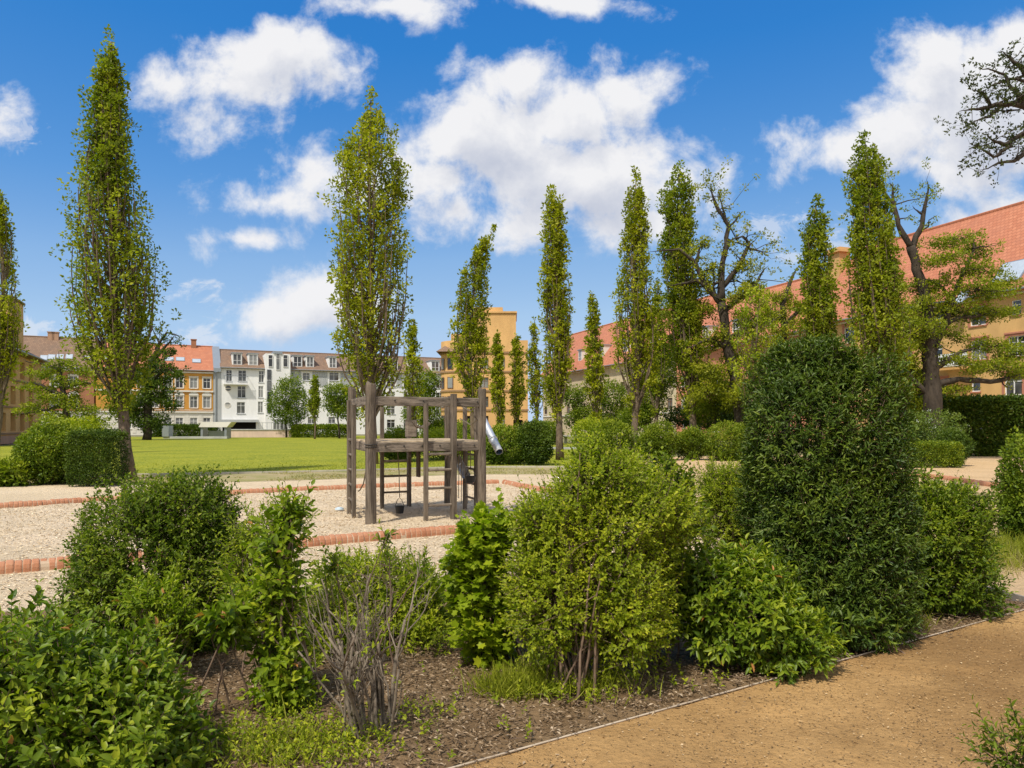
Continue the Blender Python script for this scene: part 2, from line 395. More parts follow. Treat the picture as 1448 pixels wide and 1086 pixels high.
def sheet(name, poly, step, z, amp, mat, sc=1.0, seed=0, z_fn=None, rot=None):
    if rot is not None:                      # grid laid along a given straight border
        o_, a_ = np.array(rot[0]), rot[1]; ca, sa = math.cos(a_), math.sin(a_)
        poly = [((p[0]-o_[0])*ca + (p[1]-o_[1])*sa, -(p[0]-o_[0])*sa + (p[1]-o_[1])*ca) for p in poly]
    xs = np.arange(min(p[0] for p in poly), max(p[0] for p in poly) + step, step)
    ys = np.arange(min(p[1] for p in poly), max(p[1] for p in poly) + step, step)
    if rot is not None:                      # one grid line on the border itself
        ys = np.concatenate([-np.arange(step, -min(p[1] for p in poly) + step, step)[::-1], np.arange(0, max(p[1] for p in poly) + step, step)])
    X, Y = np.meshgrid(xs, ys); Z = z + amp*(fbm(X*sc, Y*sc, 4, seed))
    if z_fn is not None: Z = Z + z_fn(X, Y)
    keep = inpoly(X[:-1, :-1] + step/2, Y[:-1, :-1] + step/2, poly)
    idx = np.arange(X.size).reshape(X.shape)
    a, b, c, d = idx[:-1, :-1][keep], idx[:-1, 1:][keep], idx[1:, 1:][keep], idx[1:, :-1][keep]
    T = np.concatenate([np.stack([a, b, c], 1), np.stack([a, c, d], 1)])
    used = np.unique(T); mp = np.zeros(X.size, int); mp[used] = np.arange(len(used))
    if rot is not None: X, Y = o_[0] + X*ca - Y*sa, o_[1] + X*sa + Y*ca
    V = np.stack([X.ravel(), Y.ravel(), Z.ravel()], 1)[used]
    o = tri_mesh(name, V, mp[T], np.full(len(V), .5), mat, smooth=True)
    return tag(o, kind='structure')
def flat(name, poly, z, mat):
    m = MB(); m.add([(x, y, z) for x, y in poly], [tuple(range(len(poly)))]); return tag(m.build(name, mat), kind='structure')

# ground colours
m, kk, b, oc = newmat('grass_far'); n1 = kk.noise(oc, .35, 6, .6); n2 = kk.noise(kk.scale(oc, (1, .35, 1)), 9, 6, .7)
cg = kk.mix(kk.sstep(n1.outputs[0], .3, .7), C(.135, .175, .010), C(.25, .26, .016))
cg = kk.mix(kk.sstep(n2.outputs[0], .42, .66), cg, C(.36, .34, .035))
kk.put(b.inputs['Base Color'], cg); b.inputs['Roughness'].default_value = .9; b.inputs['Specular IOR Level'].default_value = .15
kk.put(b.inputs['Normal'], kk.bump(n2.outputs[0], .6, .06)); M_LAWN = m
M_GROUND = mat_rough('earth', (.24, .20, .10), (.16, .17, .05), .6, .95, .4, .02, 30)
M_WORN = mat_rough('worn_grass', (.40, .30, .17), (.25, .235, .07), 1.1, .95, .6, .02, 26, (.18, .20, .04))
def sand_mat(name, c1, c2, c3, s1, bs, bd):
    m, kk, b, oc = newmat(name)
    n1 = kk.noise(oc, s1, 6, .65); n2 = kk.noise(oc, bs, 6, .62, .4); n3 = kk.noise(oc, 160, 3, .6)
    col = kk.mix(kk.sstep(n1.outputs[0], .3, .7), C(*c1), C(*c2))
    col = kk.mix(kk.m('MULTIPLY', kk.sstep(n2.outputs[0], .5, .78), .7), col, C(*c3))
    col = kk.mix(kk.m('MULTIPLY', kk.sstep(n3.outputs[0], .55, .75), .55), col, C(*[x*.6 for x in c1]))
    kk.put(b.inputs['Base Color'], col); b.inputs['Roughness'].default_value = .95; b.inputs['Specular IOR Level'].default_value = .15
    kk.put(b.inputs['Normal'], kk.bump(kk.m('ADD', kk.m('MULTIPLY', n2.outputs[0], 1.0), kk.m('MULTIPLY', n3.outputs[0], .25)), .8, bd))
    return m
M_PIT = sand_mat('pit_sand', (.66,.52,.345), (.78,.62,.43), (.45,.335,.195), .9, 13, .09)
M_SAND = sand_mat('court_sand', (.62,.485,.315), (.72,.57,.385), (.40,.30,.18), .5, 11, .07)
_k = NT(M_SAND.node_tree); _b = M_SAND.node_tree.nodes['Principled BSDF']; _x = _k.n('ShaderNodeSeparateXYZ'); _t = _k.n('ShaderNodeTexCoord')
_k.put(_x.inputs[0], _t.outputs['Object']); _c = _b.inputs['Base Color'].links[0].from_socket
_k.put(_b.inputs['Base Color'], _k.mix(_k.sstep(_x.outputs[0], -1, 7), _c, _k.mix(1, _c, C(.92,.80,.66), 'MULTIPLY')))    # the sand turns more ochre to the right
M_PATH = sand_mat('path_sand', (.35,.205,.08), (.52,.315,.128), (.24,.14,.058), .75, 24, .035)
_k = NT(M_PATH.node_tree); _b = M_PATH.node_tree.nodes['Principled BSDF']; _t = _k.n('ShaderNodeTexCoord'); _c = _b.inputs['Base Color'].links[0].from_socket
_n = _k.noise(_t.outputs['Object'], .55, 5, .65, .8); _n2 = _k.noise(_t.outputs['Object'], 2.6, 6, .7, .3)
_c = _k.mix(_k.sstep(_n.outputs[0], .42, .60), _c, _k.mix(1, _c, C(.74,.72,.70), 'MULTIPLY'))       # damp, trodden patches
_k.put(_b.inputs['Base Color'], _k.mix(_k.m('MULTIPLY', _k.sstep(_n2.outputs[0], .52, .68), .6), _c, _k.mix(1, _c, C(1.3,1.27,1.22), 'MULTIPLY')))
M_SOIL = sand_mat('bed_soil', (.16,.10,.05), (.25,.165,.088), (.09,.055,.028), 2.2, 26, .03)

flat('ground', [(-900, -200), (900, -200), (900, 2500), (-900, 2500)], -.06, M_GROUND)
lawn_poly = [(-60, 24.2), (-18, 24.0), (-12.5, 24.3), (-6, 26.6), (-1.5, 29.4), (3.2, 29.2), (4.0, 33.5), (6.5, 38), (9, 60), (-8, 118), (-20, 128), (-60, 112), (-42, 60), (-46, 50), (-60, 40)]
flat('lawn', lawn_poly, -.012, M_LAWN)
flat('worn_turf', [(-60, 21.2), (-18, 20.3), (-11, 20.6), (-6.3, 22.3), (-1.5, 25.0), (4.5, 25.2), (7, 34), (8, 40), (6.5, 42), (4, 33.6), (3.2, 29.25), (-1.5, 29.45), (-6, 26.65), (-12.5, 24.35), (-18, 24.05), (-60, 24.25)], -.016, M_WORN)
flat('sand_court', [(-60, 2), (60, 2), (60, 40), (26, 44), (8, 39.5), (4.6, 25.3), (-1.5, 25.1), (-6.3, 22.4), (-11, 20.7), (-18, 20.4), (-60, 21.3)], -.02, M_SAND)
# brick edging courses (plan curves)
near_c = [(-14.0, 3.4), (-9, 6.2), (-5.65, 8.2), (-4.97, 8.62), (-2.77, 10.06), (-.9, 11.25), (.07, 11.82), (1.6, 12.7), (3.0, 13.6)]
far_c = [(-26, 6.5), (-16, 10.6), (-10.0, 14.5), (-8.8, 15.9), (-6.4, 17.7), (-4.3, 19.1), (-.50, 20.9), (-.35, 20.95)]
ret_c = [(-.2, 20.8), (.55, 18.7), (1.9, 16.2), (3.0, 13.8)]
pit_poly = near_c + ret_c[::-1] + far_c[::-1]
MND = lambda X, Y: .05*np.exp(-(((X + 1.9)/2.2)**2 + ((Y - 13.6)/2.0)**2)) - .02
sheet('sand_pit', pit_poly, .06, -.03, .06, M_PIT, 2.6, 3, lambda X, Y: .035*(fbm(X*7, Y*7, 3, 8) - .45))
BEDL = lambda x: 3.622 + .632*x
bed_poly = [(-9, BEDL(-9)), (-1, BEDL(-1)), (4.62, BEDL(4.62)), (4.42, 7.2), (3.7, 8.2), (1, 8.35), (-1, 7.6), (-3, 6.75), (-9, 5.2)]
sheet('planting_bed', [(p[0], p[1] - .003) if i_ < 3 else p for i_, p in enumerate(bed_poly)], .045, -.026, .075, M_SOIL, 3.0, 11, rot=((0, BEDL(0)), math.atan(.632)))
path_poly = [(-9, BEDL(-9)-.02), (5.2, BEDL(5.2)-.02), (9, BEDL(9)-.02), (14, 10), (14, -6), (-9, -6)]
sheet('sand_path', [(-9, BEDL(-9)), (5.2, BEDL(5.2)), (9, BEDL(9)), (14, 10), (14, -6), (-9, -6)], .04, -.006, .028, M_PATH, 2.2, 21, rot=((0, BEDL(0)), math.atan(.632)))

def along(curve, step):
    P = [np.array(p, float) for p in curve]; out = []; carry = 0
    # Chaikin smoothing
    for _ in range(2):
        Q = [P[0]]
        for a, b in zip(P[:-1], P[1:]): Q += [a*.75 + b*.25, a*.25 + b*.75]
        P = Q + [P[-1]]
    d = [0]
    for a, b in zip(P[:-1], P[1:]): d.append(d[-1] + np.linalg.norm(b - a))
    s = np.arange(0, d[-1], step)
    return np.stack([np.interp(s, d, [p[i] for p in P]) for i in (0, 1)], 1)
M_BRICK = None
def mk_brick():
    m, k, b, oc = newmat('brick'); a = k.n('ShaderNodeAttribute'); a.attribute_name = 'tint'
    n = k.noise(oc, 30, 5, .6)
    col = k.ramp(a.outputs['Fac'], [(0, C(.31,.115,.055)), (.5, C(.42,.175,.085)), (1, C(.50,.245,.135))])
    col = k.mix(k.m('MULTIPLY', k.sstep(n.outputs[0], .5, .7), .4), col, C(.46,.31,.2))
    k.put(b.inputs['Base Color'], col); b.inputs['Roughness'].default_value = .85
    k.put(b.inputs['Normal'], k.bump(n.outputs[0], .5, .008)); return m
M_BRICK = mk_brick(); M_MORT = mat_rough('mortar', (.46,.33,.22), (.55,.42,.29), 9, .9, .3, .005, 50)
def edging(curve, label, w=.165, h=.105, sp=.08, seed=0):
    rg = np.random.default_rng(seed)
    pts = along(curve, sp); c0 = pts[len(pts)//2]
    root = thing('brick_edging', label, 'brick edging', (c0[0], c0[1], 0))
    prof = [(-w/2, -.08), (-w/2, h*.25)] + [(-w/2*math.cos(t), h*.25 + h*.78*math.sin(t)) for t in (.5, .95, 1.35, 1.79, 2.19, 2.64)] + [(w/2, h*.25), (w/2, -.08)]
    br, mo = MB(), MB()
    for i in range(len(pts) - 1):
        a, b = pts[i], pts[i+1]; d = (b - a)/np.linalg.norm(b - a); nn = np.array([-d[1], d[0]])
        g = .009; dz = rg.normal(0, .004); dn = rg.normal(0, .004)
        A, B = a + d*g/2, a + d*(sp - g/2 + rg.normal(0, .002))
        vs = []
        for e, s in ((A, .95), (A + d*.012, 1), (B - d*.012, 1), (B, .95)):
            vs += [(e[0] + nn[0]*(p*s + dn), e[1] + nn[1]*(p*s + dn), z*s + dz) for p, z in prof]
        n = len(prof)
        fs = [(k2*n+j, k2*n+j+1, (k2+1)*n+j+1, (k2+1)*n+j) for k2 in range(3) for j in range(n-1)] + [tuple(range(n))[::-1], tuple(range(3*n, 4*n))]
        br.add(vs, fs, float(np.clip(rg.normal(.55, .14), 0, 1)))
        vs = [(e[0] + nn[0]*p*.93, e[1] + nn[1]*p*.93, z*.92 - .004) for e in (a, b) for p, z in prof]
        mo.add(vs, [(j, j+1, n+j+1, n+j) for j in range(n-1)])
    br.build('brick_course', M_BRICK, root, (c0[0], c0[1], 0)); mo.build('mortar', M_MORT, root, (c0[0], c0[1], 0))
edging(near_c, 'rounded red brick edging along the near side of the sand pit', seed=1)
edging(far_c, 'rounded red brick edging along the far side of the sand pit, towards the lawn', seed=2)
edging(ret_c, 'short brick edging closing the right end of the sand pit behind the climbing frame', seed=3)
edging([(12.5, 16.5), (12.9, 20.0), (13.4, 24.0), (11.5, 25.4), (8, 26.2)], 'brick edging of the second sand area at right, beyond the dark column shrub', h=.10, seed=4)
# metal strip between bed and path, board at the bed's end, stone line at the lawn
M_STRIP = mat_rough('strip', (.42,.335,.24), (.54,.45,.34), 5, .7, .3, .004, 40, (.25,.19,.13))
mb = MB(); pts = np.array([(x, BEDL(x)) for x in np.arange(-8, 4.7, .24)]); rg = np.random.default_rng(4)
mb.tube([(x, y, .016) for x, y in pts], .0055, 6)
tag(mb.build('edging_strip', M_STRIP), 'thin pale edging strip between the mulched bed and the sandy path', 'edging strip')
mb = MB(); mb.bar((4.62, 6.52, .02), (4.40, 7.9, .02), .03, .11); mb.bar((4.40, 7.93, .02), (3.7, 8.6, .02), .03, .11)
tag(mb.build('edging_board', mat_rough('board', (.2,.17,.14), (.32,.28,.23), 5)), 'grey edging board closing the right end of the shrub bed', 'edging board')
mb = MB(); lp = along([(-30, 24.05), (-18, 24.0), (-12.5, 24.3), (-6, 26.6), (-1.5, 29.4), (3.2, 29.2)], .8)
for a, b in zip(lp[:-1], lp[1:]): mb.bar((*a, .0), (*(b - (b-a)*.03), .0), .1, .09)
tag(mb.build('lawn_edging', mat_rough('kerb_stone', (.4,.36,.28), (.5,.45,.36), 4)), 'low line of pale kerb stones where the lawn begins', 'lawn edging')

# loose stuff on the ground: mulch chips, path grit, blades
def scatter_poly(rg, poly, n):
    xs = [p[0] for p in poly]; ys = [p[1] for p in poly]
    P = np.stack([rg.uniform(min(xs), max(xs), n*3), rg.uniform(min(ys), max(ys), n*3)], 1)
    return P[inpoly(P[:, 0], P[:, 1], poly)][:n]
rg = np.random.default_rng(31)
def chips(name, poly, n, ln, wd, zt, mat, flatn=.35):
    P2 = scatter_poly(rg, poly, n); n = len(P2); P = np.column_stack([P2, zt + rg.uniform(-.004, .012, n)])
    th = rg.uniform(0, 6.28, n); D = np.column_stack([np.cos(th), np.sin(th), rg.normal(0, flatn*.5, n)])
    N = np.column_stack([rg.normal(0, flatn, (n, 2)), np.ones(n)])
    v, t, c = leaves(L4, P, D, N, ln*rg.uniform(.4, 1.5, n), wd*rg.uniform(.5, 1.4, n), rg.uniform(0, 1, n))
    return tag(tri_mesh(name, v, t, c, mat), kind='stuff')
def mat_chip(name, st):
    m, k, b, oc = newmat(name); a = k.n('ShaderNodeAttribute'); a.attribute_name = 'tint'
    k.put(b.inputs['Base Color'], k.ramp(a.outputs['Fac'], st)); b.inputs['Roughness'].default_value = .85; b.inputs['Specular IOR Level'].default_value = .2
    return m
M_CHIP = mat_chip('chips', [(0, C(.09,.06,.036)), (.45, C(.22,.15,.085)), (.85, C(.33,.24,.15)), (1, C(.46,.36,.25))])
M_GRIT = mat_chip('grit', [(0, C(.14,.085,.04)), (.55, C(.36,.225,.10)), (.93, C(.46,.30,.14)), (1, C(.52,.38,.22))])
M_PEB = mat_chip('pit_pebble', [(0, C(.50,.385,.24)), (.4, C(.66,.525,.345)), (.8, C(.75,.61,.42)), (1, C(.79,.67,.48))])
vis_bed = [(-2.6, 3.2), (-1.2, BEDL(-1.2)), (4.6, BEDL(4.6)-.03), (4.4, 7.2), (.5, 6.6), (-2.6, 5.2)]
chips('bark_mulch', vis_bed, 26000, .032, .010, .028, M_CHIP, .4)
chips('path_grit', [(-.6, BEDL(-.6)), (6, BEDL(6)), (9, 9), (7, 5), (2.4, 2.6), (-.6, 2.6)], 26000, .013, .009, .008, M_GRIT)
pebble_poly = [(-9, 6.6), (-5.65, 8.5), (-2.77, 10.3), (.1, 12.1), (2.6, 13.8), (.3, 19.6), (-.4, 20.6), (-4.3, 18.8), (-8.8, 15.6), (-13, 12.2)]
chips('court_gravel', [(-9, 5.3), (-3, 6.8), (-1, 7.7), (1, 8.4), (3.6, 8.4), (3.2, 13.4), (.1, 11.7), (-2.77, 9.9), (-5.65, 8.0), (-9, 6.0)], 14000, .035, .02, -.014, M_PEB, .22)
chips('pit_gravel', pebble_poly, 26000, .04, .022, .006, M_PEB, .22)
chips('fallen_bits', [(-.4, BEDL(-.4)-.3), (4.6, BEDL(4.6)-.3), (4.6, BEDL(4.6)), (-.4, BEDL(-.4))], 500, .03, .010, .004, M_CHIP)
def blades(name, P2, h, w, mat, zt=0, lean=.35):
    n = len(P2); P = np.column_stack([P2, np.full(n, zt)])
    D = np.column_stack([rg.normal(0, lean, (n, 2)), np.ones(n)]); N = np.column_stack([rg.normal(0, 1, (n, 2)), rg.uniform(0, .4, n)])
    v, t, c = leaves(BLADE, P, D, N, h*rg.uniform(.45, 1.3, n), w*rg.uniform(.7, 1.3, n), np.clip(rg.normal(.5, .22, n), 0, 1))
    return tag(tri_mesh(name, v, t, c, mat), kind='stuff')
P2 = scatter_poly(rg, [(-30, 24.1), (-18, 24.1), (-12.5, 24.4), (-6, 26.7), (-1.5, 29.5), (3.2, 29.3), (6.3, 38), (7, 46), (-32, 46)], 70000)
P2 = P2[rg.uniform(0, 1, len(P2)) < np.exp(-(P2[:, 1] - 24 - np.clip((P2[:, 0] + 12.5)*.45, 0, 5.2))/3.5)]
blades('lawn_grass', P2, .06, .02, GREEN['grass'], -.012, .5)
P2 = scatter_poly(rg, [(-26, 20.9), (-18, 20.5), (-11, 20.8), (-6.3, 22.4), (-1.5, 25.0), (4.5, 25.3), (8, 40), (4, 33.5), (3.2, 29.2), (-1.5, 29.5), (-6, 26.6), (-12.5, 24.4), (-26, 24.2)], 30000)
P2 = P2[fbm(P2[:, 0]*.9, P2[:, 1]*.9, 3, 5) > .44]
blades('worn_grass', P2, .06, .02, GREEN['dry'], -.016, .6)

SC.cycles.max_bounces = 6; SC.cycles.diffuse_bounces = 3; SC.cycles.glossy_bounces = 2; SC.cycles.transmission_bounces = 4
# ================================================================== buildings
def plaster(name, c, v=.1, bs=24): return mat_rough(name, [x*(1-v*1.4) for x in c], [x*(1+v) for x in c], .7, .9, .25, .01, bs, [x*(1-v*1.8) for x in c], st=(1, 1, .35))
P_OCHRE = plaster('render_ochre', (.60,.37,.145)); P_TAN = plaster('render_tan', (.64,.385,.155)); P_CREAM = plaster('render_cream', (.60,.50,.33))
P_PINK = plaster('render_pink', (.56,.24,.14)); P_WHITE = plaster('render_white', (.80,.79,.76), .05); P_ORANGE = plaster('render_orange', (.60,.29,.06))
P_BASE = plaster('render_base', (.60,.50,.40)); P_STONE = plaster('trim_stone', (.70,.66,.58), .06); P_REDW = plaster('render_brickred', (.36,.16,.085))
P_BROWN = plaster('band_brown', (.30,.185,.10)); P_GREY = plaster('cladding_grey', (.42,.43,.42), .06); P_SAND = plaster('plinth_sandstone', (.45,.27,.17))
P_REDTRIM = plaster('trim_red', (.45,.19,.12)); CONC = plaster('concrete', (.40,.40,.38), .12); P_PINKW = plaster('terrace_wall', (.60,.45,.36), .1)
T_RED = mat_tiles('tiles_red', (.45,.155,.075), (.53,.205,.105), (.38,.145,.08)); T_BROWN = mat_tiles('tiles_brown', (.20,.12,.075), (.27,.165,.10), (.16,.11,.075))
ZINC = mat_plain('zinc', (.33,.36,.38), .5, .6); DARKV = mat_plain('dark_void', (.012,.011,.010), .9, 0, .1); WFRAME = mat_plain('frame_white', (.78,.77,.74), .45)
BFRAME = mat_plain('frame_brown', (.16,.075,.035), .5); DFRAME = mat_plain('frame_grey', (.13,.14,.15), .5); RAIL = mat_plain('rail_grey', (.30,.32,.33), .45, .5)
def mk_glass():
    m, k, b, oc = newmat('pane_glass'); a = k.n('ShaderNodeObjectInfo')
    n = k.noise(oc, .9, 2, .5)
    col = k.mix(k.sstep(k.m('ADD', k.m('MULTIPLY', a.outputs['Random'], .7), k.m('MULTIPLY', n.outputs[0], .5)), .38, .95), C(.016,.017,.018), C(.24,.24,.225))
    k.put(b.inputs['Base Color'], col); b.inputs['Roughness'].default_value = .06; b.inputs['Specular IOR Level'].default_value = .7
    return m
GLASS = mk_glass()

class Bld:
    def __init__(s, name, label, cat, org, e):
        e = np.array(e, float)/np.linalg.norm(e); s.o = np.array(org, float); s.e = e
        s.root = thing(name, label, cat, (org[0], org[1], 0), math.atan2(e[1], e[0]))
    def fac(s, px, py, back=0):
        a = (px - CX)/F; o = s.o + back*np.array([-s.e[1], s.e[0]])
        t = (a*o[1] - o[0])/(s.e[0] - a*s.e[1]); Y = o[1] + t*s.e[1]
        return t, CH + (HZ - py)/F*Y
    def rect(s, x0, y0, x1, y1):
        a, b = s.fac(x0, (y0+y1)/2)[0], s.fac(x1, (y0+y1)/2)[0]; c = (x0+x1)/2
        return a, b, s.fac(c, y1)[1], s.fac(c, y0)[1]
    def wall(s, x0, x1, z0, z1, ops, mat, y=0, rev=.16, name='wall', back=None, parent=None):
        """front wall with real openings and reveals; ops = (x0,x1,z0,z1)"""
        m = MB()
        ops = [o for o in ops if o[0] > x0 and o[1] < x1 and o[2] >= z0 - 1e-6 and o[3] < z1]
        X = sorted({x0, x1, *[o[0] for o in ops], *[o[1] for o in ops]}); Z = sorted({z0, z1, *[o[2] for o in ops], *[o[3] for o in ops]})
        for i in range(len(X)-1):
            for j in range(len(Z)-1):
                cx, cz = (X[i]+X[i+1])/2, (Z[j]+Z[j+1])/2
                if any(o[0] < cx < o[1] and o[2] < cz < o[3] for o in ops): continue
                m.add([(X[i],y,Z[j]),(X[i+1],y,Z[j]),(X[i+1],y,Z[j+1]),(X[i],y,Z[j+1])], [(0,1,2,3)])
        for a, b, c, d in ops:
            m.add([(a,y,c),(b,y,c),(b,y,d),(a,y,d),(a,y+rev,c),(b,y+rev,c),(b,y+rev,d),(a,y+rev,d)], [(0,4,5,1),(1,5,6,2),(2,6,7,3),(3,7,4,0)])
        if back:
            m.add([(x0,y,z0),(x1,y,z0),(x1,back,z0),(x0,back,z0),(x0,y,z1),(x1,y,z1),(x1,back,z1),(x0,back,z1)], [(0,4,7,3),(1,2,6,5),(2,3,7,6),(4,5,6,7)])
        return m.build(name, mat, parent or s.root)
    def window(s, a, b, c, d, y=0, fr=WFRAME, mull=1, trans=1, sill=None, sur=None, fw=.07, parent=None, hood=None):
        w = b - a; h = d - c; f = MB(); y0, y1 = y + .09, y + .17
        f.box(a, a+fw, y0, y1, c, d); f.box(b-fw, b, y0, y1, c, d); f.box(a+fw, b-fw, y0, y1, c, c+fw); f.box(a+fw, b-fw, y0, y1, d-fw, d)
        for i in range(mull):
            x = a + w*(i+1)/(mull+1); f.box(x-fw*.45, x+fw*.45, y0+.005, y1-.005, c+fw, d-fw)
        if trans:
            z = c + h*.68; xs = [a+fw] + [a + w*(i+1)/(mull+1) for i in range(mull)] + [b-fw]
            for i in range(len(xs)-1):
                f.box(xs[i] + (fw*.45 if i else 0), xs[i+1] - (fw*.45 if i < len(xs)-2 else 0), y0+.01, y1-.01, z-fw*.4, z+fw*.4)
        o = f.build('window', fr, parent or s.root)
        MB().add([(a,y+.14,c),(b,y+.14,c),(b,y+.14,d),(a,y+.14,d)], [(0,1,2,3)]).build('pane', GLASS, o)
        if sill: MB().box(a-.08, b+.08, y-.10, y-.004, c-.10, c-.004).build('sill', sill, o)
        if sur:
            m = MB(); t = .17; q = y - .05; e = y - .003
            m.box(a-t, a-.003, q, e, c, d+t); m.box(b+.003, b+t, q, e, c, d+t); m.box(a-.003, b+.003, q, e, d+.003, d+t)
            m.box(a-t-.05, b+t+.05, q-.07, e, d+t+.003, d+t+.12)
            if hood == 'arch':
                n = 10; cx = (a+b)/2; r = w/2 + t + .03
                m.prism([(cx - r*math.cos(math.pi*i/n), d+t+.125 + r*.62*math.sin(math.pi*i/n)) for i in range(n+1)], q-.02, e)
            m.build('surround', sur, o)
        return o
    def roof(s, x0, x1, z0, z1, depth, mat, over=.5, hipl=0, hipr=0, name='roof', yfront=0):
        h = .16; y0 = yfront - over; y1 = yfront + depth; yb = y1*2 - y0
        A = [(x0-.2,y0,z0),(x1+.2,y0,z0),(x1+.2-hipr,y1,z1),(x0-.2+hipl,y1,z1),(x1+.2,yb,z0),(x0-.2,yb,z0)]
        vs = A + [(p[0],p[1],p[2]-h) for p in A]
        fs = [(0,1,2,3),(3,2,4,5),(1,4,2),(0,3,5),(0,6,7,1),(1,7,10,4),(4,10,11,5),(5,11,6,0),(6,11,10,7)]
        o = MB().add(vs, fs).build(name, mat, s.root)
        g = MB(); g.tube([(x0-.2,y0-.07,z0-.05),(x1+.2,y0-.07,z0-.05)], .075, 6); g.build('gutter', ZINC, o)
        rdg = MB(); rdg.tube([(x0-.2+hipl,y1,z1+.02),(x1+.2-hipr,y1,z1+.02)], .14, 6); rdg.build('ridge', mat, o)
        return o
    def on_roof(s, px, py, y0, z0, y1, z1):
        """point of the roof plane (front slope) seen from the survey point, local coordinates"""
        lo, hi = y0, y1
        for _ in range(40):
            mid = (lo+hi)/2; x, z = s.fac(px, py, mid); zr = z0 + (z1-z0)*(mid-y0)/(y1-y0)
            if z > zr: lo = mid
            else: hi = mid
        return x, mid, z0 + (z1-z0)*(mid-y0)/(y1-y0)
    def skylight(s, parent, x, y, z, w, h, sl):
        c = math.cos(sl); n = math.sin(sl); m = MB()
        P = lambda u, v, t: (x + u, y + v*c - t*n, z + v*n + t*c)
        m.add([P(-w/2,-h/2,.1),P(w/2,-h/2,.1),P(w/2,h/2,.1),P(-w/2,h/2,.1),P(-w/2,-h/2,-.02),P(w/2,-h/2,-.02),P(w/2,h/2,-.02),P(-w/2,h/2,-.02)],
              [(0,4,5,1),(1,5,6,2),(2,6,7,3),(3,7,4,0),(0,1,2,3)])
        o = m.build('skylight', ZINC, parent)
        f = .1; MB().add([P(-w/2+f,-h/2+f,.106),P(w/2-f,-h/2+f,.106),P(w/2-f,h/2-f,.106),P(-w/2+f,h/2-f,.106)], [(0,1,2,3)]).build('pane', M_SKYL, o)
    def dormer(s, parent, x0, x1, y, z0, z1, yb, mat, top=ZINC, mull=1):
        m = MB(); m.box(x0, x1, y, yb, z0, z1); o = m.build('dormer', mat, parent)
        MB().box(x0-.15, x1+.15, y-.2, yb+.1, z1+.003, z1+.15).build('dormer_roof', top, o)
        f = MB(); a, b, c, d = x0+.14, x1-.14, z0+.18, z1-.12; t = .08
        f.box(a, a+t, y-.05, y-.004, c, d); f.box(b-t, b, y-.05, y-.004, c, d); f.box(a+t, b-t, y-.05, y-.004, c, c+t); f.box(a+t, b-t, y-.05, y-.004, d-t, d)
        f.box((a+b)/2-.05, (a+b)/2+.05, y-.046, y-.004, c+t, d-t); f.box(a+t, (a+b)/2-.05, y-.044, y-.004, c+(d-c)*.36, c+(d-c)*.36+.06); f.box((a+b)/2+.05, b-t, y-.044, y-.004, c+(d-c)*.36, c+(d-c)*.36+.06)
        f.build('dormer_window', WFRAME, o)
        MB().add([(a,y-.012,c),(b,y-.012,c),(b,y-.012,d),(a,y-.012,d)], [(0,1,2,3)]).build('pane', GLASS, o)
M_SKYL = mat_plain('skylight_glass', (.42,.47,.52), .12, 0, .6)

# ---- white apartment block and its left neighbours stand on one building line
LINE = np.array([.91, .415])
wb = Bld('apartment_block', 'long white apartment block with brown roof, white glazed stair tower and dormers', 'apartment block', (-54.1, 138), LINE)
Q = lambda zx, zy: (200 + zx*.2072, 450 + zy*.2073)
def zr(b, x0, y0, x1, y1): return b.rect(*Q(x0, y0), *Q(x1, y1))
ops = [zr(wb, *r) for r in [(578,352,618,430),(660,355,716,430),(655,462,712,542),(651,572,708,650),(800,358,836,438),(798,462,832,542),(795,568,830,645),
                            (1135,673,1188,720),(1276,673,1324,718),(1282,368,1346,425),(1100,372,1150,425),(1150,470,1205,525),(1280,470,1335,525),(1150,570,1205,625),(1280,570,1335,625)]]
ops = [(a, b, c, d) for a, b, c, d in ops]
for s0 in (31.5, 35, 38.5, 42):
    for z0 in (1.3, 4.1, 7.0, 9.6): ops.append((s0, s0+1.7, z0, z0+1.7))
gar = zr(wb, 552, 708, 782, 792); gar = (gar[0], gar[1], 0.0, gar[3])
EZ = 12.6
wb.wall(.05, 45, 0, EZ, ops + [gar], P_WHITE, back=11)
for o in ops: wb.window(*o, mull=1, trans=1, sill=ZINC)
MB().box(gar[0], gar[1], .17, .3, 0, gar[3]).build('garage_recess', DARKV, wb.root)
mb = MB(); mb.box(gar[0]-.5, gar[1]+.4, -1.2, -.004, gar[3]-.02, gar[3]+.45); mb.build('garage_canopy', P_GREY, wb.root)
rf = wb.roof(0.05, 45, EZ, 16.4, 5.5, T_BROWN)
# grey cladding on the right half's top storey
c0 = zr(wb, 1015, 358, 1100, 430)
mb = MB(); x = c0[0]; seg = [o for o in ops if o[2] > 9 and o[0] > c0[0]]
while x < 44.6:
    if not any(o[0]-.15 < x+.3 and o[1]+.15 > x-.1 for o in seg): MB().box(x, x+.36, -.06, -.004, 9.55, EZ-.3).build('cladding_board', P_GREY, wb.root)
    x += .42
tw = zr(wb, 842, 240, 1010, 640)
MB().box(tw[0], tw[1], -1.3, 5, 0, tw[3]-.2).build('stair_tower', P_WHITE, wb.root)
tp = zr(wb, 895, 228, 955, 240); MB().box(tp[0], tp[1], -1.5, 4, tw[3]-.2+.003, tw[3]+.25).build('tower_cap', ZINC, wb.root)
for r in [(860,254,890,335),(912,244,940,356),(960,254,992,336)]:
    a, b, c, d = zr(wb, *r); o = wb.window(a, b, c, d, y=-1.52, mull=0, trans=1)
a, b, c, d = zr(wb, 852, 350, 880, 650); 
for i in range(4): wb.window(a, b, c + (d-c)*i/4 + .1, c + (d-c)*(i+1)/4 - .1, y=-1.52, fr=DFRAME, mull=0)
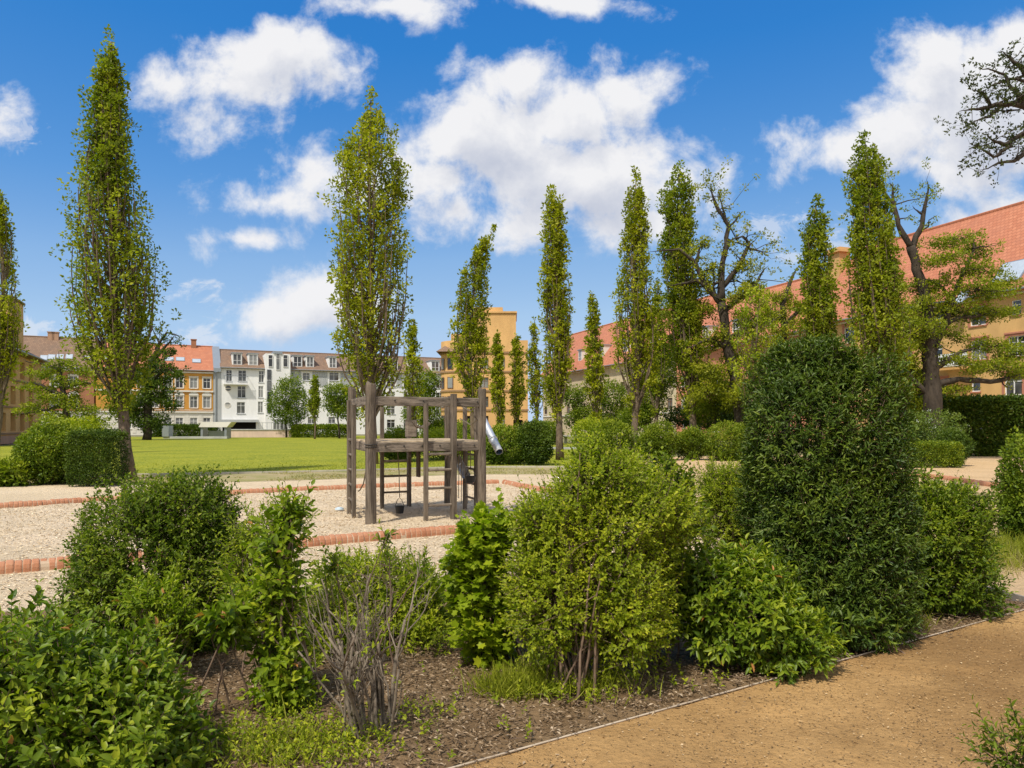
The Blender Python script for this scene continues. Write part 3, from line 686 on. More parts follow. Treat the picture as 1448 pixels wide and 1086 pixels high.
a, b, c, d = zr(wb, 890, 680, 990, 760)
for i in range(2): wb.window(a + (b-a)*i/2+.05, a + (b-a)*(i+1)/2-.05, .9, 3.0, y=-1.52, mull=1)
for r in [(620,232,688,300),(730,238,797,302),(1035,255,1100,316),(1125,260,1180,318),(1280,262,1335,322)]:
    a, b, c, d = zr(wb, *r); wb.dormer(rf, a, b, .45, EZ+.45, EZ+2.75, 3.6, P_WHITE)
for x0 in (32, 36.5, 41): wb.dormer(rf, x0, x0+1.9, .45, EZ+.45, EZ+2.75, 3.6, P_WHITE)
# balcony
a, b, c, d = zr(wb, 560, 395, 725, 452)
o = MB().box(a, b, -1.1, -.004, c-.05, c+.14).build('balcony', P_WHITE, wb.root)
mb = MB(); mb.box(a, b, -1.1, -1.05, d-.07, d); mb.box(a, a+.05, -1.05, -.01, d-.07, d); mb.box(b-.05, b, -1.05, -.01, d-.07, d)
for i in range(33): x = a + .06 + (b-a-.14)*i/32; mb.box(x, x+.03, -1.09, -1.06, c+.143, d-.073)
mb.build('railing', RAIL, o)
# half-round windows
for zx, zy in ((592, 478), (588, 592)):
    a, b, c, d = zr(wb, zx-22, zy-20, zx+22, zy+20); cx, cz, r = (a+b)/2, (c+d)/2, (b-a)/2
    pts = [(cx + r*math.cos(t), cz + r*.95*math.sin(t)) for t in np.linspace(0, 2*math.pi, 20, endpoint=False)]
    o = MB().prism(pts, -.06, -.004).build('round_window', P_STONE, wb.root)
    MB().add([(cx + r*.85*math.cos(t), -.066, cz + .07 + r*.75*math.sin(t)) for t in np.linspace(0, math.pi, 12)], [tuple(range(12))]).build('pane', GLASS, o)
    MB().add([(cx - r*.85*math.cos(t), -.066, cz - .12 - r*(.6 if zy < 500 else .2)*math.sin(t)) for t in np.linspace(0, math.pi, 12)], [tuple(range(12))]).build('pane', GLASS, o)
# fire wall and pipe between the two
mb = MB(); mb.add([(-1.3,-.55,EZ-.2),(.0,-.55,EZ-.2),(.0,5.6,17.0),(-1.3,5.6,17.0),(-1.3,-.55,EZ-.9),(.0,-.55,EZ-.9),(.0,5.6,15.5),(-1.3,5.6,15.5)], [(0,1,2,3),(0,4,5,1),(1,5,6,2),(2,6,7,3),(3,7,4,0),(4,7,6,5)])
mb.build('party_wall', ZINC, wb.root); mb = MB(); mb.box(-1.3, .045, -.05, 5, 0, EZ-.9); mb.build('pier', P_GREY, wb.root)
mb = MB(); mb.tube([(-.9, -.2, .2), (-.9, -.2, EZ-.9)], .08, 6); mb.build('downpipe', ZINC, wb.root)

ob = Bld('town_house', 'orange town house with red tiled roof, white ground floor and arched window hoods', 'town house', (-54.1 - .91*1.35, 138 - .415*1.35), LINE)
rowz = [(1.2, 3.2), (5.0, 7.1), (8.6, 10.5)]
xs = [ob.fac(*Q(zx, 420))[0] for zx in (446, 357, 259, 181)]; st = (xs[0]-xs[-1])/3; xs = xs + [xs[-1] - st*(i+1) for i in range(3)]
ops = [(x-.62, x+.62, c, d) for x in xs for c, d in rowz]
OZ = 11.9
lo = [o for o in ops if o[2] < 4]; hi = [o for o in ops if o[2] > 4]
ob.wall(-19, 0, 0, 4.1, lo, P_STONE, back=11, name='ground_floor'); ob.wall(-19, 0, 4.1, OZ, hi, P_ORANGE, back=11)
for o in ops: ob.window(*o, mull=1, trans=1, sill=P_STONE, sur=P_STONE if o[2] > 4 else None, hood='arch' if 4 < o[2] < 8 else None)
mb = MB()
for z in (4.1, 4.55, 7.9, 11.35): mb.box(-19.05, .05, -.22 if z != 4.55 else -.1, -.06, z, z + (.28 if z != 4.55 else .1))
mb.build('cornice', P_STONE, ob.root)
xx = sorted([-19.0, 0.0] + [v for o in lo for v in (o[0]-.2, o[1]+.2)])
for a, b in zip(xx[::2], xx[1::2]):
    mb = MB().box(a+.02, b-.02, -.025, -.003, .45, 3.95)
    for i in range(8): mb.box(a, b, -.05, -.004, .45 + i*.45, .81 + i*.45)
    mb.build('rusticated_pier', P_STONE, ob.root)
orf = ob.roof(-19, 0, OZ, 16.9, 5.6, T_RED)
sl = math.atan2(16.9-OZ, 6.1)
for zx, zy in ((376, 292), (265, 280), (190, 280)):
    p = ob.on_roof(*Q(zx, zy), -.5, OZ, 5.6, 16.9); ob.skylight(orf, *p, 1.5, 1.2, sl)
mb = MB(); x = ob.fac(*Q(357, 180), 5)[0]; mb.box(x-.45, x+.45, 5, 5.9, 15.5, 18.0); mb.box(x-.55, x+.55, 4.9, 6.0, 18.003, 18.15); mb.build('chimney', P_REDW, orf)

rb = Bld('tenement_house', 'brick red tenement house with dark brown roof and roof lights behind the leaning poplar', 'tenement house', (-54.1 - .91*20.6, 138 - .415*20.6), LINE)
ops = [(x, x+1.2, c, d) for x in np.arange(-28.5, -1.5, 2.75) for c, d in ((1.2, 3.2), (4.9, 6.9), (8.4, 10.3))]
rb.wall(-30, 0, 0, 3.9, [o for o in ops if o[2] < 3.9], P_STONE, back=11, name='ground_floor'); rb.wall(-30, 0, 3.9, 11.7, [o for o in ops if o[2] > 3.9], P_REDW, back=11)
for o in ops: rb.window(*o, sill=P_STONE, sur=P_STONE if o[2] > 4 else None, hood='arch' if 4 < o[2] < 8 else None)
mb = MB(); mb.box(-30.05, .05, -.25, -.06, 11.2, 11.6); mb.box(-30.05, .05, -.2, -.06, 3.9, 4.2); mb.build('cornice', P_STONE, rb.root)
rrf = rb.roof(-30, 0, 11.7, 17.4, 5.6, T_BROWN); sl = math.atan2(5.7, 6.1)
for px, py in ((62,506),(73,505),(85,504.5),(98,504.5),(122,507),(150,505)):
    p = rb.on_roof(px, py, -.5, 11.7, 5.6, 17.4); rb.skylight(rrf, *p, 1.1, 1.3, sl)
for px in (72, 78): 
    x = rb.fac(px, 480, 5)[0]; mb = MB(); mb.box(x-.5, x+.5, 5, 6, 16.2, 18.2); mb.box(x-.6, x+.6, 4.9, 6.1, 18.203, 18.35); mb.build('chimney', P_SAND, rrf)

# ---- tan house with loggias at the left edge
lb = Bld('loggia_house', 'tan house with open loggias and brown bands at the left edge of the lawn', 'house', (-45.5, 66), (-.37, .93))
x1 = 16.8; ops = []; bands = MB()
for i, z in enumerate((.9, 3.45, 6.0)):
    for x in (-7.2, -3.6, 0, 3.6, 7.2, 10.9): ops.append((x, x+1.9, z+.25, z+1.95))
lb.wall(-9, x1, 0, 8.6, ops, P_TAN, rev=1.3, back=12)
for o in ops:
    MB().box(o[0], o[1], 1.305, 1.4, o[2], o[3]).build('loggia_recess', P_BROWN, lb.root)
    w = (o[0]+.3, o[1]-.5, o[2]+.1, o[3]-.25); lb.window(*w, y=1.13, fr=BFRAME, mull=1)
for z in (.85, 3.3, 5.9, 8.45): bands.box(-9.1, x1+.1, -.1, -.004, z, z+.17)
bands.build('band', P_BROWN, lb.root); MB().box(-9.05, x1+.05, -.05, -.003, 0, .75).build('plinth', P_SAND, lb.root)
# end face windows, roof, stair block
lrf = lb.roof(-9, x1, 8.75, 12.3, 6, T_BROWN, over=.7, hipr=6)
MB().box(6.0, 11.0, .5, 5.5, 8.3, 14.0).build('stair_block', P_TAN, lb.root); MB().box(5.85, 11.15, .35, 5.65, 14.003, 14.2).build('stair_block_cap', P_BROWN, lb.root)
MB().box(12.6, 15.0, 1.5, 4.0, 8.6, 11.2).build('chimney', P_TAN, lb.root); MB().box(12.5, 15.1, 1.4, 4.1, 11.203, 11.35).build('chimney_cap', P_BROWN, lb.root)

# ---- tan corner building with rounded end (centre)
cb = Bld('corner_house', 'tan corner house with rounded end, brown bands and tall blank stair block', 'house', (-11.0, 112), (1, 0))
Wd, RC = 13.4, 3.2
levels = [1.3, 4.2, 7.1, 10.0]; TZ = 14.6
ops = [(x, x+1.25, z+.3, z+1.9) for z in levels for x in (3.6, 6.2, 8.7)] + [(11.2, 12.6, .05, 2.6)]
cb.wall(RC, Wd, 0, TZ, ops, P_TAN, back=14, rev=.3)
for o in ops[:-1]: cb.window(*o, y=.1, fr=BFRAME, mull=1)
MB().box(11.2, 12.6, .31, .5, .05, 2.6).build('passage', DARKV, cb.root)
n = 10; arc = [(RC - RC*math.sin(t), RC - RC*math.cos(t)) for t in np.linspace(0, math.pi/2, n+1)]
mb = MB()
for (xa, ya), (xb, yb) in zip(arc[:-1], arc[1:]): mb.add([(xa,ya,0),(xb,yb,0),(xb,yb,TZ),(xa,ya,TZ)], [(0,3,2,1)])
mb.add([(0,RC,0),(0,14,0),(0,14,TZ),(0,RC,TZ)], [(0,3,2,1)]); mb.build('rounded_corner', P_TAN, cb.root)
bd = MB()
for z in [0.95] + [z - .25 for z in levels[1:]] + [12.6]:
    bd.box(RC, Wd+.12, -.16, -.004, z, z+.24)
    for i in range(n):
        (xa, ya), (xb, yb) = arc[i], arc[i+1]; oa = ((xa-RC)/RC*.16, (ya-RC)/RC*.16); ob_ = ((xb-RC)/RC*.16, (yb-RC)/RC*.16)
        bd.add([(xa,ya,z),(xb,yb,z),(xb+ob_[0],yb+ob_[1],z),(xa+oa[0],ya+oa[1],z),(xa,ya,z+.24),(xb,yb,z+.24),(xb+ob_[0],yb+ob_[1],z+.24),(xa+oa[0],ya+oa[1],z+.24)], [(0,1,2,3),(4,7,6,5),(2,6,7,3)])
bd.build('band', P_BROWN, cb.root)
for z in levels:                                     # windows in the curve
    for t in (.5, 1.05):
        c, s_ = math.cos(t), math.sin(t); cx, cy = RC - (RC+.02)*s_, RC - (RC+.02)*c
        m = MB(); ex, ey = c*.42, -s_*.42
        m.add([(cx-ex,cy-ey,z+.35),(cx+ex,cy+ey,z+.35),(cx+ex,cy+ey,z+1.9),(cx-ex,cy-ey,z+1.9)], [(0,1,2,3)])
        ox, oy = -s_*.05, -c*.05
        o = MB().add([(cx-ex*1.25+ox*.4,cy-ey*1.25+oy*.4,z+.2),(cx+ex*1.25+ox*.4,cy+ey*1.25+oy*.4,z+.2),(cx+ex*1.25+ox*.4,cy+ey*1.25+oy*.4,z+2.0),(cx-ex*1.25+ox*.4,cy-ey*1.25+oy*.4,z+2.0)], [(0,1,2,3)]).build('window', BFRAME, cb.root)
        m.v = [(p[0]+ox, p[1]+oy, p[2]) for p in m.v]; m.build('pane', GLASS, o)
crf = MB().add([(-.4,-.6,12.85),(5.5,-.6,12.85),(5.5,5.5,16.6),(4.0,5.5,16.6),(-.4,12,12.85)], [(0,1,2,3),(0,3,4)]).build('roof', T_BROWN, cb.root)
MB().box(5.2, 11.6, -.03, 9, TZ-1.7, 18.7).build('stair_block', P_TAN, cb.root)
mb = MB(); mb.box(4.95, 11.75, -.25, 9.2, 18.703, 18.95); mb.box(5.2, 9.6, .1, 6, 18.953, 19.6); mb.build('stair_block_cap', P_TAN, cb.root)
MB().box(1.3, 3.0, 6, 8, 13, 16.3).build('chimney', P_TAN, cb.root)

# ---- long wing down the right side of the square: three house sections in one building line
DIR = np.array([.362, -1.0]); DIR /= np.linalg.norm(DIR)
END = np.array([37.2, 54.0])
def wing(label, t0, t1, mat, ez, rz, dep, winmat, trim, name='terraced_house', hip=(0, 0), seed=0, lowz=1.0):
    """t = distance back from the survey point on the facade"""
    o = END - DIR*t1; b = Bld(name, label, 'terraced house', o, DIR); L = t1 - t0
    ops = []
    n = int(L/3.1); stp = L/n; rg = np.random.default_rng(seed)
    for i in range(n):
        for j, z in enumerate((lowz, lowz+2.9, lowz+5.75, lowz+8.4)):
            if z + 1.7 > ez - .3: continue
            w = 1.35 if (i + j) % 3 else .75; hh = 1.5 if w > 1 else 1.1
            x = (i + .5)*stp + rg.normal(0, .15); ops.append((x-w/2, x+w/2, z + (1.5-hh), z+1.5))
    b.wall(0, L, 0, ez, ops, mat, back=dep*2)
    for w in ops: b.window(*w, mull=1 if w[1]-w[0] > 1 else 0, fr=winmat, sill=trim, sur=trim if (w[1]-w[0] > 1 and trim is P_REDTRIM) else None)
    MB().box(-.0, L, -.14, -.004, 3.35, 3.55).build('band', trim, b.root)
    MB().box(0, L, -.3, -.004, ez-.32, ez-.16).build('eaves_board', P_STONE, b.root)
    rf = b.roof(0, L, ez, rz, dep, T_RED, over=.75, hipl=hip[0], hipr=hip[1])
    return b, rf, L
w1, r1, L1 = wing('ochre terraced house with steep red tiled roof and roof windows at the right edge', -14, 21.4, P_OCHRE, 11.6, 19.7, 6, WFRAME, P_REDTRIM, seed=1)
w2, r2, L2 = wing('red washed terraced house behind the twisted bare tree, lower red roof', 21.45, 46, P_PINK, 11.2, 18.2, 6, WFRAME, P_STONE, seed=2)
w3, r3, L3 = wing('pale cream terraced house far along the square, red roof with dormers', 46.05, 92, P_CREAM, 11.0, 19.2, 6, BFRAME, P_STONE, seed=3)
for px, py in ((1431, 384), (1360, 430)):
    p = w1.on_roof(px, py, -.75, 11.6, 6, 19.7)
    if px > 1400:
        w1.skylight(r1, *p, 2.3, 2.2, math.atan2(8.1, 6.75))
    else: w1.skylight(r1, *p, .9, 1.3, math.atan2(8.1, 6.75))
for x in (6, 14, 22, 30, 38): w3.dormer(r3, x, x+1.5, .8, 12.6, 14.6, 3.2, P_STONE)
for x in (5, 11, 17): w2.dormer(r2, x, x+1.4, .6, 12.2, 13.9, 2.8, P_STONE)
# stepped chimney block where the taller roof begins
x, z = w1.fac(1183, 352, 4.2)
mb = MB(); mb.box(x-.8, x+.8, 3.8, 5.2, 13.5, z-.5); mb.box(x-1.1, x+1.1, 3.5, 5.5, z-.497, z-.25); mb.box(x-.95, x+.95, 3.7, 5.3, z-.247, z); mb.build('chimney', P_TAN, r1)
# entrance porch and white balcony panels
a, b_, c, d = w1.rect(1332, 549, 1378, 575); 
MB().box(a, b_, -1.6, -.15, 3.2, 3.55).build('porch_roof', P_TAN, w1.root); MB().box(a+.1, b_-.1, -.3, -.16, .1, 3.19).build('porch_recess', P_BROWN, w1.root)
a, b_, c, d = w1.rect(1327, 486, 1385, 512)
o = MB().box(a, b_, -1.3, -.16, 6.3, 6.45).build('balcony', P_STONE, w1.root); MB().box(a, b_, -1.3, -1.25, 6.453, 7.3).build('balcony_panel', WFRAME, o)
mb = MB(); xg = w1.fac(1113, 500)[0]; mb.tube([(xg, -.2, .2), (xg, -.2, 11.2)], .07, 6); mb.build('downpipe', ZINC, w1.root)

# ---- bits at the far end of the lawn
def at(px, Y, z=0): return np.array([(px - CX)/F*Y, Y, z])
p = at(277, 98); t = thing('skate_ledge', 'long low grey ledge with upright end plate at the far end of the lawn', 'ledge', p)
MB().box(-4.1, 4.3, -.5, .5, .0, .28).build('ledge_slab', CONC, t); MB().box(-4.15, -3.3, -.65, .65, .283, 1.7).build('end_plate', ZINC, t)
p = at(308, 101); t = thing('skate_ramp', 'small sloping beige ramp on grey legs beside the pink terrace wall', 'ramp', p)
MB().prism([(-2.2, 1.5), (1.6, 1.5), (2.2, 2.2), (-1.8, 2.2)], -1, 1).build('ramp_deck', P_STONE, t)
mb = MB(); mb.box(-2.0, -1.7, -.8, .8, 0, 1.497); mb.box(1.2, 1.5, -.8, .8, 0, 1.497); mb.box(-1.2, 1.0, -.2, .2, 0, 1.0); mb.build('leg', ZINC, t)
p = at(368, 108); t = thing('terrace_wall', 'low pinkish terrace wall with thin railing in front of the white block', 'terrace wall', p)
MB().box(-4.8, 4.8, 0, 3.5, 0, 1.05).build('wall', P_PINKW, t); MB().box(-4.9, 4.9, -.1, 3.6, 1.053, 1.2).build('coping', CONC, t)
mb = MB(); [mb.box(-.4 + i*.65, -.36 + i*.65, .2, .24, 1.203, 2.1) for i in range(9)]; mb.box(-.5, 4.9, .19, .25, 2.103, 2.16); mb.build('railing', RAIL, t)
p = at(419.5, 110); t = thing('street_lamp', 'slender grey street lamp post before the white apartment block', 'street lamp', p)
mb = MB(); mb.tube([(0,0,0),(0,0,.8),(0,0,5.6)], [.12,.1,.07], 8); mb.build('post', RAIL, t)
mb = MB(); mb.tube([(0,0,5.6),(0,0,5.75),(0,0,6.2),(0,0,6.3)], [.08,.2,.26,.06], 10); mb.build('lamp_head', WFRAME, t)
tt = None
for px, Y, lb_ in ((812, 70, 'grey concrete table tennis table on the lawn, farther one'), (812, 42, 'grey concrete bench slab low on the lawn, nearer one')):
    p = at(px, Y); h = .76 if Y > 50 else .42
    t = thing('concrete_table' if Y > 50 else 'concrete_bench', lb_, 'table' if Y > 50 else 'bench', p)
    mb = MB(); mb.box(-1.37, 1.37, -.76 if Y > 50 else -.3, .76 if Y > 50 else .3, h-.1, h); mb.build('top', CONC, t)
    for sx_ in (-.8, .8): MB().box(sx_-.12, sx_+.12, -.25, .25, 0, h-.103).build('leg', CONC, t)
# ================================================================== trees
def wavy(rg, a, b, n, amp):
    a = np.array(a, float); b = np.array(b, float); L = np.linalg.norm(b - a)
    t = np.linspace(0, 1, n); P = a + (b - a)*t[:, None]
    o = np.cumsum(rg.normal(0, 1, (n, 3)), 0); o -= o[0] + (o[-1] - o[0])*t[:, None]
    return P + o*amp*L/math.sqrt(n)
def clusters(rg, Cn, Rd, per, ll, lw, tint, squash=(1, 1, 1), tmpl=L4, upn=.6):
    """tufts of leaves round the points Cn"""
    n = len(Cn); d = rdir(rg, n*per).reshape(n, per, 3); r = rg.uniform(.15, 1, (n, per, 1))**.6
    P = Cn[:, None] + d*r*Rd[:, None, None]*np.array(squash)
    D = d*.8 + np.array([0, 0, .25]) + rg.normal(0, .35, d.shape)
    N = np.array([0, 0, upn]) + d*.7 + rg.normal(0, .28, d.shape)
    k = n*per
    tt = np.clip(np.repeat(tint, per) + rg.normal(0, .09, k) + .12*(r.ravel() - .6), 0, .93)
    return leaves(tmpl, P.reshape(-1, 3), D.reshape(-1, 3), N.reshape(-1, 3), ll*rg.uniform(.6, 1.25, k), lw*rg.uniform(.6, 1.25, k), tt)
def poplar(name, label, Y, base, prof, nb, ncl, per, ll, mat='poplar', seed=0, cat='tree', group=None, rt=None, gap=.0, low=None, clr=1.0):
    rg = np.random.default_rng(seed + 100); ncl = int(ncl*.62); per = int(per*1.45)
    m = Y/F
    base = np.array([(base[0]-CX)*m, Y, 0.])
    pr = [(CH + (HZ-y)*m, (x-CX)*m, h*m*.88) for y, x, h in prof][::-1]
    zs = np.array([p[0] for p in pr]); xs = np.array([p[1] for p in pr]); hs = np.array([p[2] for p in pr])
    zb, ztop = zs[0], zs[-1]
    zl = zb if low is None else low
    cx = lambda z: np.where(z < zb, base[0] + (xs[0]-base[0])*np.clip(z/max(zb, .1), 0, 1), np.interp(z, zs, xs))
    hw = lambda z: np.interp(z, zs, hs)
    H = ztop; rt = rt or H*.0125
    root = thing(name, label, cat, base, group=group)
    tr = MB(); zt = np.linspace(-.1, H*.97, 14); lean = np.cumsum(rg.normal(0, .02*1, 14))*.6
    pts = [(float(cx(z)) + (lean[i] if z > zb else 0), Y + (lean[-i-1] if z > zb else 0)*.6, z) for i, z in enumerate(zt)]
    tr.tube(pts, [rt*(1.25 if i == 0 else 1)*(1 - .93*i/13) + .012 for i in range(14)], 9, wob=.06, seed=seed)
    cl, rd = [], []
    for i in range(nb):
        z0 = zl*.85 + (H - zl)*.86*(i/nb)**1.15 + rg.uniform(-.1, .1); z0 = max(z0, zb*.9)
        ln = (H - z0)*rg.uniform(.16, .42) + H*.05; z1 = min(z0 + ln, H*.985)
        az = rg.uniform(0, 6.28); f = rg.uniform(.35, 1.0)**.6
        P = []
        for t in np.linspace(0, 1, 7):
            z = z0 + (z1 - z0)*t; r = hw(min(z, ztop))*f*min(1, (t*1.9)**.75)*(.9 if t < .8 else .97)
            w = rg.normal(0, .03)
            P.append((float(cx(z)) + (r + w)*math.cos(az), Y + (r + w)*math.sin(az), z))
        r0 = rt*.26*(1 - .8*(z0/H)) + .005
        tr.tube(P, [r0*(1 - .85*j/6) + .004 for j in range(7)], 5, cap=False)
        P = np.array(P)
        # side twigs carrying tufts
        for j in range(ncl):
            t = rg.uniform(.22 if z0 > zb*1.2 else .4, 1.03)**.8*6; a = min(int(t), 5); q = P[a] + (P[a+1] - P[a])*(t - a)
            loc = hw(min(q[2], ztop)); o = rg.normal(0, 1, 3)*np.array([1, 1, .8])*(.10 + .13*loc)
            if j % 3 == 0: tr.tube([q, q + o*.6 + np.array([0, 0, .04])], [.008, .004], 3, cap=False)
            q = q + o
            if abs(q[0] - float(cx(q[2]))) < loc*1.12 + .05 or rg.uniform() < .15: cl.append(q); rd.append((.10 + .10*rg.uniform())*clr*min(1.2, .6 + loc*.45))
    nf = int(nb*ncl*.6); zz = rg.uniform(zb, H, nf*4); zz = zz[rg.uniform(0, 1, nf*4) < (hw(zz)/hs.max())**.8][:nf]
    ff = np.sqrt(rg.uniform(.08, 1.0, len(zz))); aa = rg.uniform(0, 6.28, len(zz)); hh = hw(zz)*(.56 + .62*fbm(aa*1.6 + seed, zz*.9/max(hs.max(), .5), 3, seed + 9))
    cl += list(np.column_stack([cx(zz) + hh*ff*np.cos(aa), Y + hh*ff*np.sin(aa), zz])); rd += list((.12 + .12*rg.uniform(size=len(zz)))*clr*np.minimum(1.2, .6 + hh*.45))
    cl = np.array(cl); rd = np.array(rd)
    if gap:                                   # thin some stretches so that the sky shows
        keep = fbm(cl[:, 0]*2.6 + 9, cl[:, 2]*.8 + cl[:, 1]*2.1, 3, seed) > gap + .0; cl, rd = cl[keep], rd[keep]
    tint = np.clip(.5 + 1.0*(fbm(cl[:, 0]*1.9, cl[:, 2]*1.9 + cl[:, 1], 3, seed+3) - .45) + rg.normal(0, .13, len(cl)), .05, .9)
    V, T, c = clusters(rg, cl, rd, per, ll*1.3, ll*.85, tint, (.95, .95, 1.4))
    tr.build('trunk', BARK, root, base, smooth=True)
    tri_mesh('crown', V, T, c, GREEN[mat], root, base)
    return root
PG = 'columnar trees round the lawn'
poplar('columnar_tree', 'slender columnar tree cut by the left edge of the photo', 40, (-8, 645), [(262,2,2),(330,3,14),(420,4,24),(500,2,26),(550,0,18),(582,0,5)], 70, 14, 9, .13, seed=1, group=PG, gap=.42)
poplar('columnar_tree', 'tall pointed columnar tree with bare leaning trunk at the left end of the lawn', 22.7, (184, 677), [(40,155,2),(80,155,7),(150,155,24),(220,152,38),(300,155,54),(370,158,63),(430,160,66),(500,163,61),(550,168,46),(592,172,13)], 120, 20, 11, .088, 'poplar_dark', seed=2, group=PG, gap=.34, rt=.17)
poplar('columnar_tree', 'broad many-stemmed columnar tree right behind the climbing frame', 32, (527, 655), [(126,527,3),(160,527,18),(200,525,40),(240,524,56),(350,525,60),(450,525,58),(520,525,53),(570,525,38),(620,527,14)], 120, 20, 11, .115, seed=3, group=PG, gap=.38, low=1.6, rt=.2)
poplar('columnar_tree', 'thin young columnar tree beside the broad one behind the climbing frame', 62, (584, 625), [(446,584,2),(500,583,10),(550,583,16),(612,583,9)], 40, 10, 8, .2, seed=4, group=PG, gap=.36)
poplar('columnar_tree', 'columnar tree with tip bent to the right before the tan corner house', 60, (670, 630), [(320,699,2),(345,685,12),(380,672,23),(450,665,28),(520,664,29),(555,667,19),(582,668,6)], 70, 13, 9, .19, seed=5, group=PG, gap=.34)
poplar('columnar_tree', 'small narrow columnar tree before the tan corner house, left one of two', 72, (707, 624), [(468,703,1),(500,703,8),(550,705,12),(590,707,9),(606,707,3)], 40, 10, 8, .2, seed=6, group=PG, gap=.3)
poplar('columnar_tree', 'small narrow columnar tree before the tan corner house, right one of two', 74, (731, 623), [(468,730,1),(500,731,9),(550,731,12),(590,731,8),(606,731,3)], 40, 10, 8, .2, seed=7, group=PG, gap=.3)
poplar('columnar_tree', 'young columnar tree with see-through tip just left of the tallest middle one', 70, (758, 624), [(445,755,1),(480,754,8),(520,757,14),(570,759,15),(598,759,5)], 40, 9, 8, .2, seed=8, group=PG, gap=.4)
poplar('columnar_tree', 'tall narrow columnar tree with pale straight trunk right of the metal slide', 35.7, (792, 651), [(260,778,2),(290,782,15),(360,784,19),(430,787,22),(500,787,23),(560,789,20),(598,790,6)], 85, 13, 9, .12, seed=9, group=PG, gap=.32)
poplar('columnar_tree', 'short narrow columnar tree before the pale cream houses', 62, (845, 628), [(407,836,1),(440,838,9),(500,839,15),(560,842,15),(602,845,5)], 45, 11, 8, .19, seed=10, group=PG, gap=.28)
poplar('columnar_tree', 'tall columnar tree with blunt thin top and wide lower half', 45, (897, 640), [(236,900,6),(300,898,17),(370,897,21),(410,897,30),(470,900,37),(540,902,37),(580,899,17),(594,898,5)], 95, 14, 9, .145, seed=11, group=PG, gap=.32)
poplar('columnar_tree', 'lower columnar tree half hidden between two tall ones', 54, (930, 634), [(396,930,3),(450,930,14),(520,930,21),(590,928,10)], 45, 12, 8, .17, 'poplar_dark', seed=12, group=PG, gap=.3)
poplar('columnar_tree', 'dense tall columnar tree left of the twisted bare tree', 50, (981, 636), [(230,962,5),(260,957,21),(330,958,28),(420,965,29),(500,970,31),(560,977,27),(594,980,8)], 100, 16, 10, .155, 'poplar_dark', seed=13, group=PG, gap=.2)
poplar('columnar_tree', 'bright airy young tree before the red washed house', 42, (1064, 643), [(393,1075,4),(430,1072,26),(480,1070,37),(540,1066,37),(592,1064,16)], 60, 10, 8, .14, 'bright', seed=14, group=PG, gap=.4)
poplar('columnar_tree', 'narrow columnar tree with tip leaning right above the dark column shrub', 40, (1160, 645), [(278,1158,6),(320,1152,18),(380,1155,25),(440,1158,27),(500,1160,22),(545,1160,8)], 75, 13, 9, .135, 'poplar_dark', seed=15, group=PG, gap=.3)
poplar('columnar_tree', 'tall columnar tree widening downwards beside the layered old tree', 34, (1250, 652), [(188,1222,8),(230,1226,25),(300,1230,29),(370,1236,39),(440,1245,49),(500,1250,50),(552,1250,20)], 110, 16, 10, .12, 'poplar_dark', seed=16, group=PG, gap=.22)
poplar('columnar_tree', 'very small columnar tree on the lawn before the white apartment block', 95, (445, 620), [(526,445,2),(560,444,9),(582,444,9),(596,446,3)], 30, 8, 7, .24, 'poplar_dark', seed=17, group=PG)

